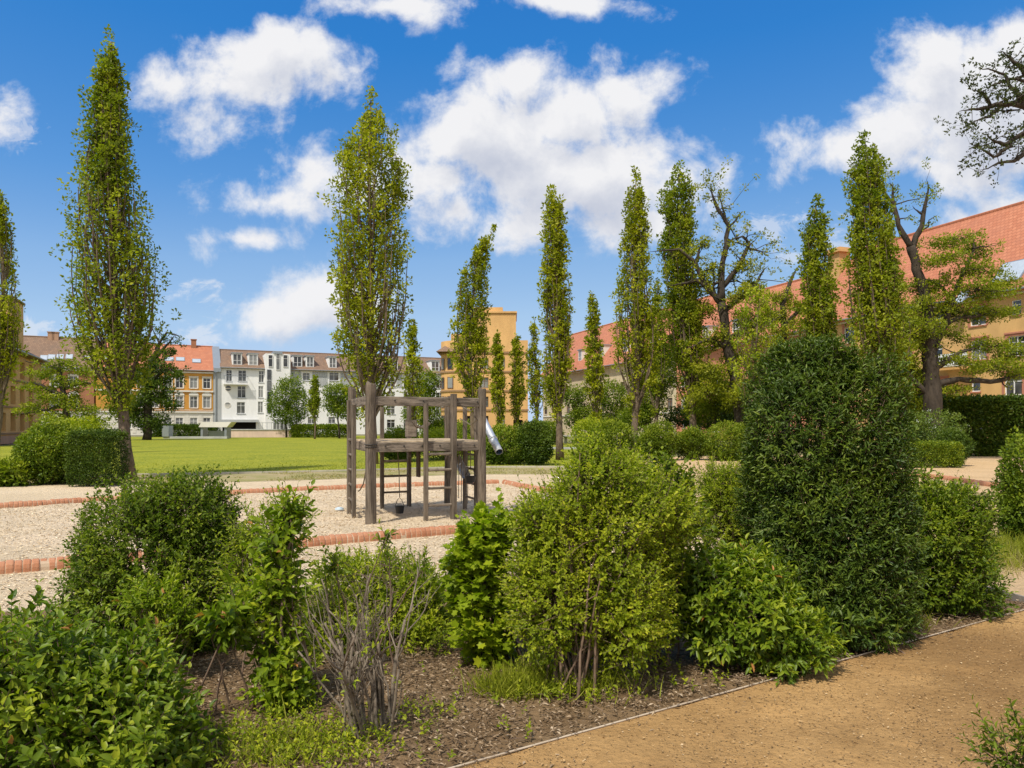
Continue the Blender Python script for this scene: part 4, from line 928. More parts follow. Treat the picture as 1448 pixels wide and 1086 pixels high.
def old_tree(name, label, Y, limbs, plates, ll, mat, seed=0, per=10, dens=1.0, bark=BARKD, flat=.45, yd=1.0, cat='tree', tufts=(), bend=.06):
    """limbs: lists of (px, py, width_px[, dY]); plates: (px, py, half width px, half height px, dY)"""
    rg = np.random.default_rng(seed + 500); m = Y/F
    P = lambda x, y, d=0: np.array([(x-CX)*m, Y + d, CH + (HZ-y)*m])
    b0 = limbs[0][0]; base = np.array([(b0[0]-CX)*m, Y, 0])
    root = thing(name, label, cat, base); tr = MB(); tips = []
    for li in limbs:
        pts = [P(*q[:2], q[3] if len(q) > 3 else 0) for q in li]; rad = [q[2]*m/2 for q in li]
        if li is not limbs[0] or li[-1][2] < 9:                # limbs run out into a thin, turning tip
            d_ = pts[-1] - pts[-2]; pts.append(pts[-1] + d_*.45 + rg.normal(0, .12, 3)*np.linalg.norm(d_)); rad[-1] *= .7; rad.append(.006)
        pp, rr = [pts[0]], [rad[0]]
        for a, b, ra, rb in zip(pts[:-1], pts[1:], rad[:-1], rad[1:]):
            w = wavy(rg, a, b, 5, bend); pp += list(w[1:]); rr += [ra + (rb-ra)*t for t in (.25, .5, .75, 1)]
        tr.tube(pp, rr, 7, wob=.12, seed=seed)
        tips.append((pp, rr))
    cl, rd, tn = [], [], []
    for x, y, hx, hy, d in plates:
        hy = hy*1.12; c = P(x, y, d); n = int(dens*1.7*max(7, hx*hy/7)); e = rdir(rg, n)*rg.uniform(.1, 1, (n, 1))**.5
        q = c + e*np.array([hx*m, hx*m*.8*yd, hy*m]) + rg.normal(0, .15, (n, 3))*hy*m; q[:, 2] += -(e[:, 0]**2)*hy*m*.6 + hy*m*.5*np.sin(e[:, 0]*4 + x)
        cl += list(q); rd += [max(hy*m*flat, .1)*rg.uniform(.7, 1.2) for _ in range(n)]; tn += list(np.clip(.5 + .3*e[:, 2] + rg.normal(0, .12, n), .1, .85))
        for j in range(max(2, n//7)):             # twigs inside the plate
            tr.tube(wavy(rg, c + rg.normal(0, .1, 3), q[rg.integers(n)], 4, .12), [.02, .015, .01, .006], 4, cap=False)
    for pp, rr in tips[1:]:                        # crooked side twigs with a few tufts
        for k2 in range(len(pp)):
            if rg.uniform() < tufts[0] if tufts else False:
                q = pp[k2]; o = rg.normal(0, 1, 3)*np.array([1, .8, .8])*tufts[1]*m
                tr.tube(wavy(rg, q, q + o, 4, .2), [rr[k2]*.4, rr[k2]*.3, rr[k2]*.2, .006], 4, cap=False)
                for _ in range(int(tufts[2])): cl.append(q + o*rg.uniform(.5, 1.15) + rg.normal(0, .05, 3)); rd.append(tufts[3]*m*rg.uniform(.6, 1.2)); tn.append(rg.uniform(.3, .8))
    tr.build('trunk', bark, root, base, smooth=True)
    V, T, c = clusters(rg, np.array(cl), np.array(rd), per, ll*1.2, ll*.7, np.array(tn), (1.25, 1.25, .7))
    tri_mesh('crown', V, T, c, GREEN[mat], root, base)
    return root
old_tree('twisted_tree', 'twisted old tree with bare crooked dark limbs above the red washed house', 48,
    [[(1047,640,17),(1043,570,15),(1036,520,15),(1026,475,14),(1020,428,13)],[(1020,428,12),(1022,370,8),(1031,320,6),(1012,288,5),(1005,268,2)],
     [(1022,405,8),(1044,378,7),(1060,345,5),(1050,334,3),(1030,340,2)],[(1020,430,9),(995,398,7),(984,372,6),(990,350,3)],[(1018,425,7),(985,396,6),(958,402,3)],
     [(1024,440,8),(1058,415,6),(1076,388,4)],[(1030,320,4),(1024,300,3),(1018,278,2)],[(1060,352,4),(1075,355,3)],[(985,372,5),(960,352,4),(930,355,2)],
     [(1030,480,9),(1060,462,6),(1090,455,3)],[(1030,490,9),(1000,480,6),(980,490,3)]],
    [(1006,384,16,10,0),(1050,378,22,9,0),(1072,400,18,9,1),(1044,420,26,10,-1),(1000,440,26,12,1),(1012,478,30,13,0),(1060,455,30,14,0),(1010,520,34,13,0),(1052,505,30,13,1),(1000,555,40,12,0),(1045,560,30,12,-1),(995,345,10,7,0)],
    .15, 'old', 1, per=9, dens=1.3, tufts=(.75, 18, 4, 5))
old_tree('gnarled_tree', 'gnarled tree with tufted foliage before the lower red roof', 58,
    [[(1110,640,14),(1112,540,12),(1108,470,10),(1106,430,8),(1120,392,6)],[(1108,460,7),(1128,440,5),(1140,428,3)],[(1106,455,7),(1086,440,5),(1076,420,3)]],
    [(1105,418,20,9,0),(1128,432,22,9,0),(1092,445,24,10,0),(1118,462,30,11,0),(1095,490,28,11,0),(1125,505,22,12,0),(1090,540,34,14,0)], .17, 'old', 2, per=9, dens=1.4, tufts=(.5, 14, 3, 6))
old_tree('layered_tree', 'big old tree with dark thick trunk and flat layers of foliage at right', 36,
    [[(1321,640,30),(1318,590,25),(1316,530,22),(1314,480,19),(1310,430,15),(1295,380,13),(1287,348,12)],[(1287,350,9),(1270,318,7),(1264,290,5),(1262,262,3)],[(1290,352,9),(1304,318,7),(1308,290,5),(1313,266,3)],
     [(1316,500,12),(1336,460,9),(1347,420,7),(1362,385,6),(1378,350,4)],[(1347,420,5),(1320,398,4),(1300,392,2)],[(1318,545,11),(1356,536,8),(1400,540,7),(1455,528,5)],[(1316,470,8),(1350,452,6),(1400,445,4),(1430,440,2)],
     [(1318,520,9),(1355,500,6),(1385,490,3)],[(1314,500,9),(1290,470,6),(1270,455,3)],[(1316,560,9),(1290,535,6),(1262,510,3)],[(1264,290,4),(1250,270,2)],[(1306,305,4),(1294,296,2)],[(1376,352,4),(1400,348,2)]],
    [(1350,340,44,9,0),(1392,350,24,8,.5),(1325,368,40,9,-.5),(1385,382,48,9,0),(1318,400,42,10,.5),(1372,412,52,10,-.5),(1420,405,40,9,.5),(1300,428,40,11,0),(1352,440,54,10,.5),(1405,440,40,9,0),(1292,460,40,12,-.5),
     (1340,470,40,9,.5),(1275,490,34,13,0),(1405,488,40,9,0),(1445,500,34,9,.5),(1360,512,44,8,0),(1410,520,50,10,-.3),(1460,525,34,12,0),(1290,520,34,14,.4),(1350,550,34,7,.3),(1268,560,30,14,.5),(1310,575,24,10,.6)],
    .105, 'poplar_dark', 3, per=10, dens=1.35, tufts=(.4, 16, 3, 5), flat=.5)
old_tree('overhanging_tree', 'dark crooked branches of a tree reaching in at the upper right edge', 16,
    [[(1640,718,42),(1630,560,36),(1600,380,30),(1560,240,24)],[(1560,240,20),(1500,170,13),(1448,150,9),(1408,148,7),(1374,154,4)],[(1500,175,11),(1460,185,8),(1420,205,6),(1400,196,3)],[(1560,245,16),(1490,195,10),(1445,220,7),(1404,234,3)],
     [(1500,172,10),(1462,120,8),(1438,90,6),(1424,78,3)],[(1448,150,7),(1430,125,5),(1420,105,4),(1390,98,2)],[(1400,148,5),(1390,132,4),(1380,128,2)],[(1460,118,6),(1440,112,4),(1412,118,3)],[(1430,205,5),(1405,222,4),(1380,206,2)],[(1420,148,5),(1400,165,4),(1378,172,2)]],
    [(1500,130,40,22,0),(1520,220,40,26,0),(1470,205,22,12,.2),(1442,92,14,7,0),(1435,150,20,6,.2),(1425,210,16,6,0),(1440,185,16,6,-.2)], .062, 'branchy', 4, per=8, dens=.3, tufts=(.8, 16, 3, 4.0), bend=.11)
old_tree('spreading_tree', 'dark dense old tree with stout trunk left of the orange town house', 88,
    [[(208,622,13),(208,590,11),(208,550,10),(214,510,8),(226,486,5)],[(214,510,5),(232,492,4),(244,478,2)],[(220,495,4),(236,470,3),(250,474,2)],[(210,540,6),(232,522,4),(255,528,2)],[(226,486,3),(218,470,2)]],
    [(196,500,20,9,0),(214,520,24,10,0),(238,498,12,5,0),(190,535,26,11,0),(222,545,26,10,0),(246,532,18,6,0),(200,565,34,12,0),(236,570,20,8,0),(205,592,32,11,0),(180,580,24,12,0),(240,520,10,4,0)], .24, 'dark', 5, per=11, dens=2.0, tufts=(.5, 12, 2, 3))
old_tree('spreading_tree', 'feathery old tree with level branches before the tan loggia house', 56,
    [[(98,632,10),(96,590,8),(88,550,7),(84,515,4)],[(90,560,5),(60,545,4),(34,540,2)],[(92,575,5),(60,580,4),(28,585,2)],[(86,525,4),(64,515,3),(40,512,2)],[(90,550,5),(120,540,3),(140,545,2)]],
    [(82,515,20,7,0),(62,528,28,6,0),(98,540,26,8,0),(54,548,28,6,0),(80,562,34,8,0),(45,578,26,6,0),(110,575,30,10,0),(85,592,34,9,0),(125,600,30,12,0),(110,520,16,8,0)], .15, 'poplar_dark', 6, per=10, dens=1.6, tufts=(.4, 10, 2, 3))
def round_tree(name, label, Y, base, blobs, n, ll, mat, seed=0, per=9):
    rg = np.random.default_rng(seed + 700); m = Y/F; b = np.array([(base[0]-CX)*m, Y, 0])
    root = thing(name, label, 'tree', b); tr = MB()
    bl = [(np.array([(x-CX)*m, Y + d, CH + (HZ-y)*m]), np.array([rx*m, rx*m, ry*m])) for x, y, rx, ry, d in blobs]
    P, D, rad = blob_points(rg, bl, n, .5, 2.0, .2)
    top = bl[0][0]
    tr.tube(wavy(rg, b - [0, 0, .1], top, 6, .04), [.18*m*9, .15*m*9, .12*m*9, .1*m*9, .07*m*9, .03], 8)
    for i in range(0, len(P), max(1, len(P)//26)): tr.tube(wavy(rg, b + (top-b)*rg.uniform(.45, .9), P[i], 5, .1), [.05*m*9, .04*m*9, .03*m*9, .02*m*9, .01], 4, cap=False)
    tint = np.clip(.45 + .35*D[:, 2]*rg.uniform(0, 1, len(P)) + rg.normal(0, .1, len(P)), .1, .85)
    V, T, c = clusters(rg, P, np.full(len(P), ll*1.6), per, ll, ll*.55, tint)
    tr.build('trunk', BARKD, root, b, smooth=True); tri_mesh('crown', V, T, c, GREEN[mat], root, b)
    return root
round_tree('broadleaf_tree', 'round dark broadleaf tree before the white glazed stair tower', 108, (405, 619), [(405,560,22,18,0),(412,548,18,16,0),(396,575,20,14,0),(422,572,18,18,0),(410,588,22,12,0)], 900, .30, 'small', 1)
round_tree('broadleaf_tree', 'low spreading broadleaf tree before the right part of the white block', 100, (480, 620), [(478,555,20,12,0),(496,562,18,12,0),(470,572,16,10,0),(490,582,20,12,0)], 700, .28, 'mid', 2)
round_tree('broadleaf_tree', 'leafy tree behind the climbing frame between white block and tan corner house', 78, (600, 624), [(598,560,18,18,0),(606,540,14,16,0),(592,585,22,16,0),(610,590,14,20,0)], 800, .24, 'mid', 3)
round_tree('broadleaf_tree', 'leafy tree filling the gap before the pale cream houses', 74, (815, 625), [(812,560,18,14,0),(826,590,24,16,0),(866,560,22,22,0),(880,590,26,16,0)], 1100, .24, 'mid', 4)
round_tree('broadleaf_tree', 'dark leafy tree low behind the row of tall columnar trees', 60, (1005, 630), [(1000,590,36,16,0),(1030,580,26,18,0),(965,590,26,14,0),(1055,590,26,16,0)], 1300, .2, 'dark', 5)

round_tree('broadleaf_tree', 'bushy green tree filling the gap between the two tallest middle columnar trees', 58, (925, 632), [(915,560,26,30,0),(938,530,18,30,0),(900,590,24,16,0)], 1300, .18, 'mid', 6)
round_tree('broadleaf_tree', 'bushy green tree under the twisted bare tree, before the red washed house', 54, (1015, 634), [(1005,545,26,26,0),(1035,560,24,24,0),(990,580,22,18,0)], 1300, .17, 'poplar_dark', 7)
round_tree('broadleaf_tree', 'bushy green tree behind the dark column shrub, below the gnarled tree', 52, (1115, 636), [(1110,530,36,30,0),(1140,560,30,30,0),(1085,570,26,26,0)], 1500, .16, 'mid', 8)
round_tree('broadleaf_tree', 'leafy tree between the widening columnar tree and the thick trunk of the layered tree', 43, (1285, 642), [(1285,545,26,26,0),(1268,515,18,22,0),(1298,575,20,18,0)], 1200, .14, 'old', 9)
# ================================================================== hedges and mid-distance shrubs
def shrub_far(name, label, Y, x, ytop, ybase, hx, mat, n, ll, seed, lump=.16, boxy=False, cat='shrub', group=None, extra=(), dy=None, per=7, z0=0):
    rg = np.random.default_rng(seed + 900); m = Y/F; zt = CH + (HZ-ytop)*m; b = np.array([(x-CX)*m, Y, 0]); h = zt
    root = thing(name, label, cat, b, group=group); w = hx*m
    if boxy:
        p = rg.uniform(-1, 1, (n, 3)); q = (dy or w*.8); ar = np.array([q*h*.5, w*h*.5, w*q]); a = rg.choice(3, n, p=ar/ar.sum())
        p[np.arange(n), a] = np.where((a == 1) & (rg.uniform(size=n) < .7), -1, np.where((a == 2) & (rg.uniform(size=n) < .8), 1, np.sign(p[np.arange(n), a]))); P = p.copy(); P[np.arange(n), a] *= rg.uniform(.8, 1.02, n)
        k2 = np.linalg.norm(P, axis=1); P = P*np.where(k2 > 1.5, 1.5/k2, 1)[:, None]
        D = nrm(P); P = b + P*np.array([w, (dy or w*.8), h*.5]) + np.array([0, 0, h*.5]) + rg.normal(0, .03, (n, 3)); P = P[P[:, 2] > 0.02]; D = D[:len(P)]
    else:
        bl = [(b + np.array([0, 0, h*.48]), np.array([w, (dy or w*.85), h*.52]))]
        for _ in range(4): bl.append((b + np.array([rg.uniform(-.5, .5)*w, rg.uniform(-.4, .4)*w, h*rg.uniform(.3, .68)]), np.array([w*.55, w*.5, h*.34])))
        P, D, _ = blob_points(rg, bl, n, .6, 2.5, lump)
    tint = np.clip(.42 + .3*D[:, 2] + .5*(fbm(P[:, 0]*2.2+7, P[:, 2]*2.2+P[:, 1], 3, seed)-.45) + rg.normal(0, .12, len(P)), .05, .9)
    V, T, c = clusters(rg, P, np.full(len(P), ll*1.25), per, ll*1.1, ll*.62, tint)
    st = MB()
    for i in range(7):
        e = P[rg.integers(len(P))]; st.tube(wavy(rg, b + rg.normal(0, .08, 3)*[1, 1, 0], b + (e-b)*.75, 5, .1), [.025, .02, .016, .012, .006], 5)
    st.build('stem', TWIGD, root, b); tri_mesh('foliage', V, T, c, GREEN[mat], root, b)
    if extra:
        q = P[(D[:, 2] > .1)]; q = q[rg.choice(len(q), min(len(q), extra[0]))] + rg.normal(0, .05, (min(len(q), extra[0]), 3)) + [0, -.05, .05]
        V, T, c = clusters(rg, q, np.full(len(q), .06), 6, .05, .045, np.full(len(q), .5)); tri_mesh('blossom', V, T, c, GREEN['flower'], root, b)
    return root
SF = shrub_far
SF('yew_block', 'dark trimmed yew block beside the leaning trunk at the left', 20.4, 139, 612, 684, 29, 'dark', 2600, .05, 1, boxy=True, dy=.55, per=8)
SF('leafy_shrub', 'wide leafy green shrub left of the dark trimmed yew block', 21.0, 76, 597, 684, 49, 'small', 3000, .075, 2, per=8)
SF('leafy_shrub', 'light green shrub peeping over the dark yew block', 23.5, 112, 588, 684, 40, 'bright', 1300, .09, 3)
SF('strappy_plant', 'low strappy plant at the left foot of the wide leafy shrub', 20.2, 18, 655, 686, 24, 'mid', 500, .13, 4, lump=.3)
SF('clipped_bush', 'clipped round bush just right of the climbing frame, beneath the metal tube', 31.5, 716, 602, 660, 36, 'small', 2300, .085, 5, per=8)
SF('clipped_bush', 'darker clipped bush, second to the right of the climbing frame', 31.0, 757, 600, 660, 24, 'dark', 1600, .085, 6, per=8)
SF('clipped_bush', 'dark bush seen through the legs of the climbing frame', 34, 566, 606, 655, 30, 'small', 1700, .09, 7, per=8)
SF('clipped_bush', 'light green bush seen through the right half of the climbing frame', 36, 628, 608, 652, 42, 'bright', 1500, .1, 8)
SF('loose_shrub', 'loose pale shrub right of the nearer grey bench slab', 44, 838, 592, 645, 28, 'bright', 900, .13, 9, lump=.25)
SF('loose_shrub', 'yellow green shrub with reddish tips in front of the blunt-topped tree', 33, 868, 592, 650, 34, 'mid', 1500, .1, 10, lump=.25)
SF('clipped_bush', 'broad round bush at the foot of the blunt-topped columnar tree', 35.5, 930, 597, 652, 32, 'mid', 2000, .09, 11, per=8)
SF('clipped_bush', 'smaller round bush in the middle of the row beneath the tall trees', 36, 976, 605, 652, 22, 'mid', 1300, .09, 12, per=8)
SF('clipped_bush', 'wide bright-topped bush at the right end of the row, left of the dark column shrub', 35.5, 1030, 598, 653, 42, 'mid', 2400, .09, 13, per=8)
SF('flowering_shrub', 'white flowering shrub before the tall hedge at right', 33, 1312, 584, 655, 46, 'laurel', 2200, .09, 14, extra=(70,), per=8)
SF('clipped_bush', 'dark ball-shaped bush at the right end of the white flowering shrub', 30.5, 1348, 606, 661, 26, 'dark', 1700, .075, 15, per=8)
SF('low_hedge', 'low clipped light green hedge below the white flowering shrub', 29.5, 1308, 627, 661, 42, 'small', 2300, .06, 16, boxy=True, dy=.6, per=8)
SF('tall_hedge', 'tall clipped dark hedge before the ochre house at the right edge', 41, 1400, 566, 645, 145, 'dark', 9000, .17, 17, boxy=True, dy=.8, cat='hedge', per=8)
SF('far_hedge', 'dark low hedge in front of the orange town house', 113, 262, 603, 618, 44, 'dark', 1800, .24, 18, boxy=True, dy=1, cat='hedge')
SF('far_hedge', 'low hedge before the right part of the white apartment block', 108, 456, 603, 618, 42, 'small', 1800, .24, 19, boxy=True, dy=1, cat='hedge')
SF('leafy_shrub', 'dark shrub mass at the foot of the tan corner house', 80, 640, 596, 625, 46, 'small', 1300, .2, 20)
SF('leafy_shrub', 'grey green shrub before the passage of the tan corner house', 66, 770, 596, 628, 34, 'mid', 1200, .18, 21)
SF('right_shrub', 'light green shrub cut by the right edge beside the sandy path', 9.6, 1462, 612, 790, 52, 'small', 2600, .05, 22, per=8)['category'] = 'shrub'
# ================================================================== climbing frame
WV = mat_wood('wood_post', (.07,.053,.038), (.18,.145,.108), 'z'); WH = mat_wood('wood_beam', (.09,.072,.053), (.24,.195,.15), 'h')
WDECK = mat_wood('wood_deck', (.44,.33,.20), (.62,.49,.33), 'h', 6); WDARK = mat_wood('wood_dark', (.06,.042,.03), (.12,.085,.06), 'z')
STEEL = mat_plain('galvanised', (.60,.61,.61), .48, .7, .5, .12); ROPE = mat_plain('rope', (.16,.13,.09), .9, 0, .1); RUBBER = mat_plain('black_rubber', (.014,.014,.015), .55); IRON = mat_plain('iron', (.05,.045,.04), .6, .6)
A, B = np.array([-2.32, 12.2]), np.array([-.53, 13.1]); Dv = np.array([-3.08, 14.3]); Cv = np.array([-1.32, 15.25])
fr = thing('climbing_frame', 'weathered wooden climbing frame with raised platform and ladders in the sand pit', 'climbing frame', (A[0]*.5 + Cv[0]*.5, A[1]*.5 + Cv[1]*.5, 0))
FO = np.array(fr.location)
def P3(p, z): return np.array([p[0], p[1], z])
def part(mb, name, mat, parent=fr, **kw): return mb.build(name, mat, parent, FO, **kw)
def post(p, z1, r, n=14, seed=0, mat=None, lean=(0, 0), sq=False):
    m = MB(); zs = [-.15, .3, .8, 1.3, 1.8, z1-.03, z1-.004, z1]; rr = np.random.default_rng(seed)
    pts = [(p[0] + lean[0]*z/z1 + rr.normal(0, r*.03), p[1] + lean[1]*z/z1, z) for z in zs]
    m.tube(pts, [r*1.06, r*1.03, r, r*.98, r*.97, r*.96, r*.9, r*.8], n, wob=.035, seed=seed)
    o = part(m, 'post', mat or WV); return o
u = (B - A)/np.linalg.norm(B - A); v = (Dv - A)/np.linalg.norm(Dv - A)
post(A, 2.31, .088, seed=1); post(B, 2.27, .076, seed=2); post(Dv, 2.34, .076, seed=3); post(Cv, 2.20, .07, seed=4)
def beam(a, b, z, h, w=.055, name='beam', mat=WH, bev=.008):
    m = MB(); m.bar(P3(a, z), P3(b, z), w, h, bev=bev); return part(m, name, mat)
nv = np.array([u[1], -u[0]])
off = nv*.0
beam(A + u*.07, B - u*.06, 1.255, .160); beam(A + v*.07, Dv - v*.06, 1.255, .160); beam(Dv, Cv, 1.255, .160); beam(B + (Cv-B)*.04, Cv - (Cv-B)*.03, 1.255, .160)
beam(A + u*.07, B - u*.06, 2.02, .155, name='top_rail'); beam(A + v*.07, Dv - v*.06, 2.04, .155, name='top_rail')
m = MB()
nP = 13
for i in range(nP):                                   # deck boards across the platform
    f0, f1 = i/nP + .004, (i+1)/nP - .004
    q0, q1 = A + (Dv-A)*f0, B + (Cv-B)*f0; r0, r1 = A + (Dv-A)*f1, B + (Cv-B)*f1; e = .004*math.sin(i*2.3)
    vs = [P3(q0, 1.325+e), P3(q1, 1.325+e), P3(r1, 1.325+e), P3(r0, 1.325+e), P3(q0, 1.356+e), P3(q1, 1.356+e), P3(r1, 1.356+e), P3(r0, 1.356+e)]
    m.add(vs, [(0,3,2,1),(4,5,6,7),(0,1,5,4),(1,2,6,5),(2,3,7,6),(3,0,4,7)])
part(m, 'platform', WDECK)
def rail(p, z0, z1, w=.075, d=.07, mat=WV, name='upright'):
    m = MB(); m.bar(P3(p, z0), P3(p, z1), w, d, up=(u[0], u[1], 0), bev=.008); return part(m, name, mat)
def rungs(a, b, zs, r=.022, name='rung', mat=WH):
    for z in zs: m = MB(); m.tube([P3(a, z), P3(b, z)], r, 8); part(m, name, mat)
# front ladder
fa, fb = A + u*.93 + nv*.075, A + u*1.434 + nv*.075
rail(fa, -.1, 1.99, .075); rail(fb, -.1, 2.16, .10, .09)
rungs(fa, fb, (.26, .55, .86, 1.13), .024)
beam(A + u*1.58 + nv*.0, B, 2.02, .15, .05, 'top_rail') if False else None
# left ladder, standing off the left side
la, lb_ = np.array([-3.10, 13.72]), np.array([-2.88, 13.18])
lo_ = np.array([-v[1], v[0]])*.14
la, lb_ = A + v*1.62 + lo_*1.0, A + v*.98 + lo_*1.0
rail(la, -.1, 2.08, .065); rail(lb_, -.1, 1.98, .07); rungs(la, lb_, (.28, .55, .82, 1.09, 1.36), .022)
# back ladder and right ladder
ba, bb = Dv + (Cv-Dv)*.30, Dv + (Cv-Dv)*.58
rail(ba, -.1, 1.98, .07); rail(bb, -.1, 2.02, .10); rungs(ba, bb, (.30, .62, .92), .022)
ra, rb_ = B + (Cv-B)*.28 + u*.10, B + (Cv-B)*.60 + u*.10
rail(ra, -.1, 2.0, .07); rail(rb_, -.1, 2.0, .07); rungs(ra, rb_, (.25, .52, .80, 1.07), .02)
rail(A + v*.42, 1.1, 2.05, .05, .05, name='baluster'); rail(B + (Cv-B)*.8, 1.2, 2.0, .055, name='baluster')
# joists under the deck
for f in (.3, .55, .8): beam(A + (Dv-A)*f, B + (Cv-B)*f, 1.27, .12, .05, 'joist', WDARK)
# hanging board, pulley block on the deck
hp = Dv + (Cv-Dv)*.62 - v*.5; m = MB(); m.bar(P3(hp, .62), P3(hp, 1.345), .17, .035, up=(u[0], u[1], 0), bev=.004); part(m, 'hanging_board', WDARK)
m = MB(); cp = A + (Dv-A)*.62 + (B-A)*.50
m.bar(P3(cp, 1.40), P3(cp, 1.72), .20, .16, up=(v[0], v[1], 0), bev=.02)
o = part(m, 'sand_hopper', WH)
m = MB(); n = 9; rx = .20
pp = [(cp + u*(.10 + rx*math.cos(t)*1.0 + .08), 1.80 + rx*1.1*math.sin(t)) for t in np.linspace(math.pi*1.15, math.pi*1.8, n)]
for (a, za), (b, zb) in zip(pp[:-1], pp[1:]): m.bar(P3(a, za), P3(b, zb), .22, .035, up=(0, 0, 1))
m.build('trough', WV, o, FO)
# bolts on posts and beams
m = MB()
for s in np.linspace(.12, .92, 6): q = A + (B-A)*s + nv*.03; m.tube([P3(q, 1.27), P3(q + nv*.012, 1.27)], .014, 8); 
for s in np.linspace(.2, .95, 4): q = A + (B-A)*s + nv*.03; m.tube([P3(q, 2.03), P3(q + nv*.012, 2.03)], .014, 8)
part(m, 'bolt', IRON)
m = MB()
for z in (1.16, 1.2): 
    for i in range(10):
        t0_, t1_ = 2*math.pi*i/10, 2*math.pi*(i+1)/10; r = .097
        m.tube([P3(A + r*np.array([math.cos(t0_), math.sin(t0_)]), z + .1), P3(A + r*np.array([math.cos(t1_), math.sin(t1_)]), z + .1)], .008, 5, cap=False)
part(m, 'iron_strap', IRON)
# metal tube chute on the right, half pipe below the deck
def pipe(pts, r, th, name, half=False):
    m = MB(); P = [np.array(p, float) for p in pts]; n = 20; rings = []
    for i in range(len(P)):
        d = P[min(i+1, len(P)-1)] - P[max(i-1, 0)]; d /= np.linalg.norm(d); x = np.cross(d, [0, 0, 1]); x /= np.linalg.norm(x); y = np.cross(x, d)
        rings.append((P[i], x, y))
    ang = np.linspace(0, 2*math.pi, n, endpoint=False) if not half else np.linspace(math.pi, 2*math.pi, n)
    k2 = len(ang); vs = []
    for c, x, y in rings:
        for rr_ in (r, r - th): vs += [c + rr_*(math.cos(a)*x + math.sin(a)*y) for a in ang]
    fs = []
    for i in range(len(P)-1):
        for s in (0, 1):
            b0 = (2*i+s)*k2; b1 = (2*i+2+s)*k2
            for k3 in range(k2 - (1 if half else 0)): fs.append((b0+k3, b0+(k3+1) % k2, b1+(k3+1) % k2, b1+k3))
    for e in (0, len(P)-1):
        b0, b1 = 2*e*k2, (2*e+1)*k2
        for k3 in range(k2 - (1 if half else 0)): fs.append((b0+k3, b0+(k3+1) % k2, b1+(k3+1) % k2, b1+k3))
    if half:
        for i in range(len(P)-1):
            for k3 in (0, k2-1): fs.append(((2*i)*k2+k3, (2*i+1)*k2+k3, (2*i+3)*k2+k3, (2*i+2)*k2+k3))
    m.add(vs, fs); return part(m, name, STEEL, smooth=True)
e0 = W(689, 605, 13.9); e1 = W(706, 639, 13.4)
dirp = (e1 - e0)
pipe([e0 - dirp*.5, e0, e0 + dirp*.55, e1], .070, .005, 'metal_tube')
m = MB(); q = e0 + dirp*.5
for rr_ in (.075,):
    x = nrm(np.cross(dirp, [0, 0, 1])); y = nrm(np.cross(x, dirp)); d = nrm(dirp)
    ring = [q + rr_*(math.cos(t)*x + math.sin(t)*y) for t in np.linspace(0, 2*math.pi, 21)]
    for a, b in zip(ring[:-1], ring[1:]): m.bar(a, b, .02, .012, up=d)
part(m, 'tube_collar', STEEL)
h0 = W(643, 643, 14.3); h1 = W(659, 671, 13.9); pipe([h0, (h0+h1)/2, h1], .10, .006, 'half_pipe', half=True)
# buckets on ropes, loose rope, chains
def bucket(label, top, rope_top, r=.085, h=.13):
    t = thing('sand_bucket', label, 'bucket', top - np.array([0, 0, h]))
    o0 = np.array(t.location); m = MB(); n = 16
    vs = []
    for z, rr_ in ((0, r*.78), (h, r), (h, r*.9), (.015, r*.7)): vs += [(rr_*math.cos(2*math.pi*i/n), rr_*math.sin(2*math.pi*i/n), z) for i in range(n)]
    fs = [(j*n+i, j*n+(i+1) % n, (j+1)*n+(i+1) % n, (j+1)*n+i) for j in range(3) for i in range(n)] + [tuple(range(n))[::-1], tuple(range(3*n, 4*n))]
    m.add(vs, fs).build('pail', RUBBER, t)
    m = MB(); hh = h + .16; m.tube([(-r, 0, h-.01), (-r*.5, 0, h+.1), (0, 0, hh), (r*.5, 0, h+.1), (r, 0, h-.01)], .006, 5); m.build('handle', IRON, t)
    m = MB(); a = np.array([0, 0, hh]); b = rope_top - o0
    m.tube([a, a + (b-a)*.5 + np.array([.01, 0, 0]), b], .008, 5); m.build('rope', ROPE, t)
bucket('black rubber bucket resting on the sand at the foot of the stout front post', np.array([-2.02, 13.35, .17]), np.array([-2.06, 13.35, 1.2]))
bucket('black rubber bucket hanging from ropes beneath the right side of the platform', W(665.5, 673, 13.6), np.array([W(664, 640, 13.6)[0], 13.6, 1.27]), .10, .12)
for px in (648, 652, 657, 661):
    m = MB(); q = W(px, 640, 13.75); m.tube([q + [0, 0, .05], q + [.01, .02, -.4], q + [.0, .04, -.85 - .1*((px*7) % 3)]], .007, 5); part(m, 'rope', ROPE)
m = MB(); m.tube([W(517, 668, 12.6), W(514, 684, 12.8), W(509, 693, 13.0), W(506, 695, 13.0)], .012, 6); part(m, 'rope', ROPE)
m = MB(); q = P3(A + v*.42, 1.2)
for i in range(12): m.tube([q + [.05, 0, -.07*i], q + [.05 + (.012 if i % 2 else -.012), .0, -.07*i - .06]], .006, 4)
part(m, 'chain', IRON)
for z in (1.45, 1.7): 
    m = MB(); m.tube([P3(B + (Cv-B)*.05, z + .3), P3(B + (Cv-B)*.3, z + .18), P3(B + (Cv-B)*.6, z + .3)], .011, 5); part(m, 'rope', ROPE)
t = thing('sand_toy', 'small pale blue plastic lid lying on the sand left of the ladder', 'toy', (*G(480, 722)[:2], 0.02))
m = MB(); m.tube([(0,0,0),(0,0,.03),(0,0,.034),(0,0,.045)], [.085,.08,.05,.045], 16); m.build('lid', mat_plain('pale_blue', (.5,.6,.66), .4), t)
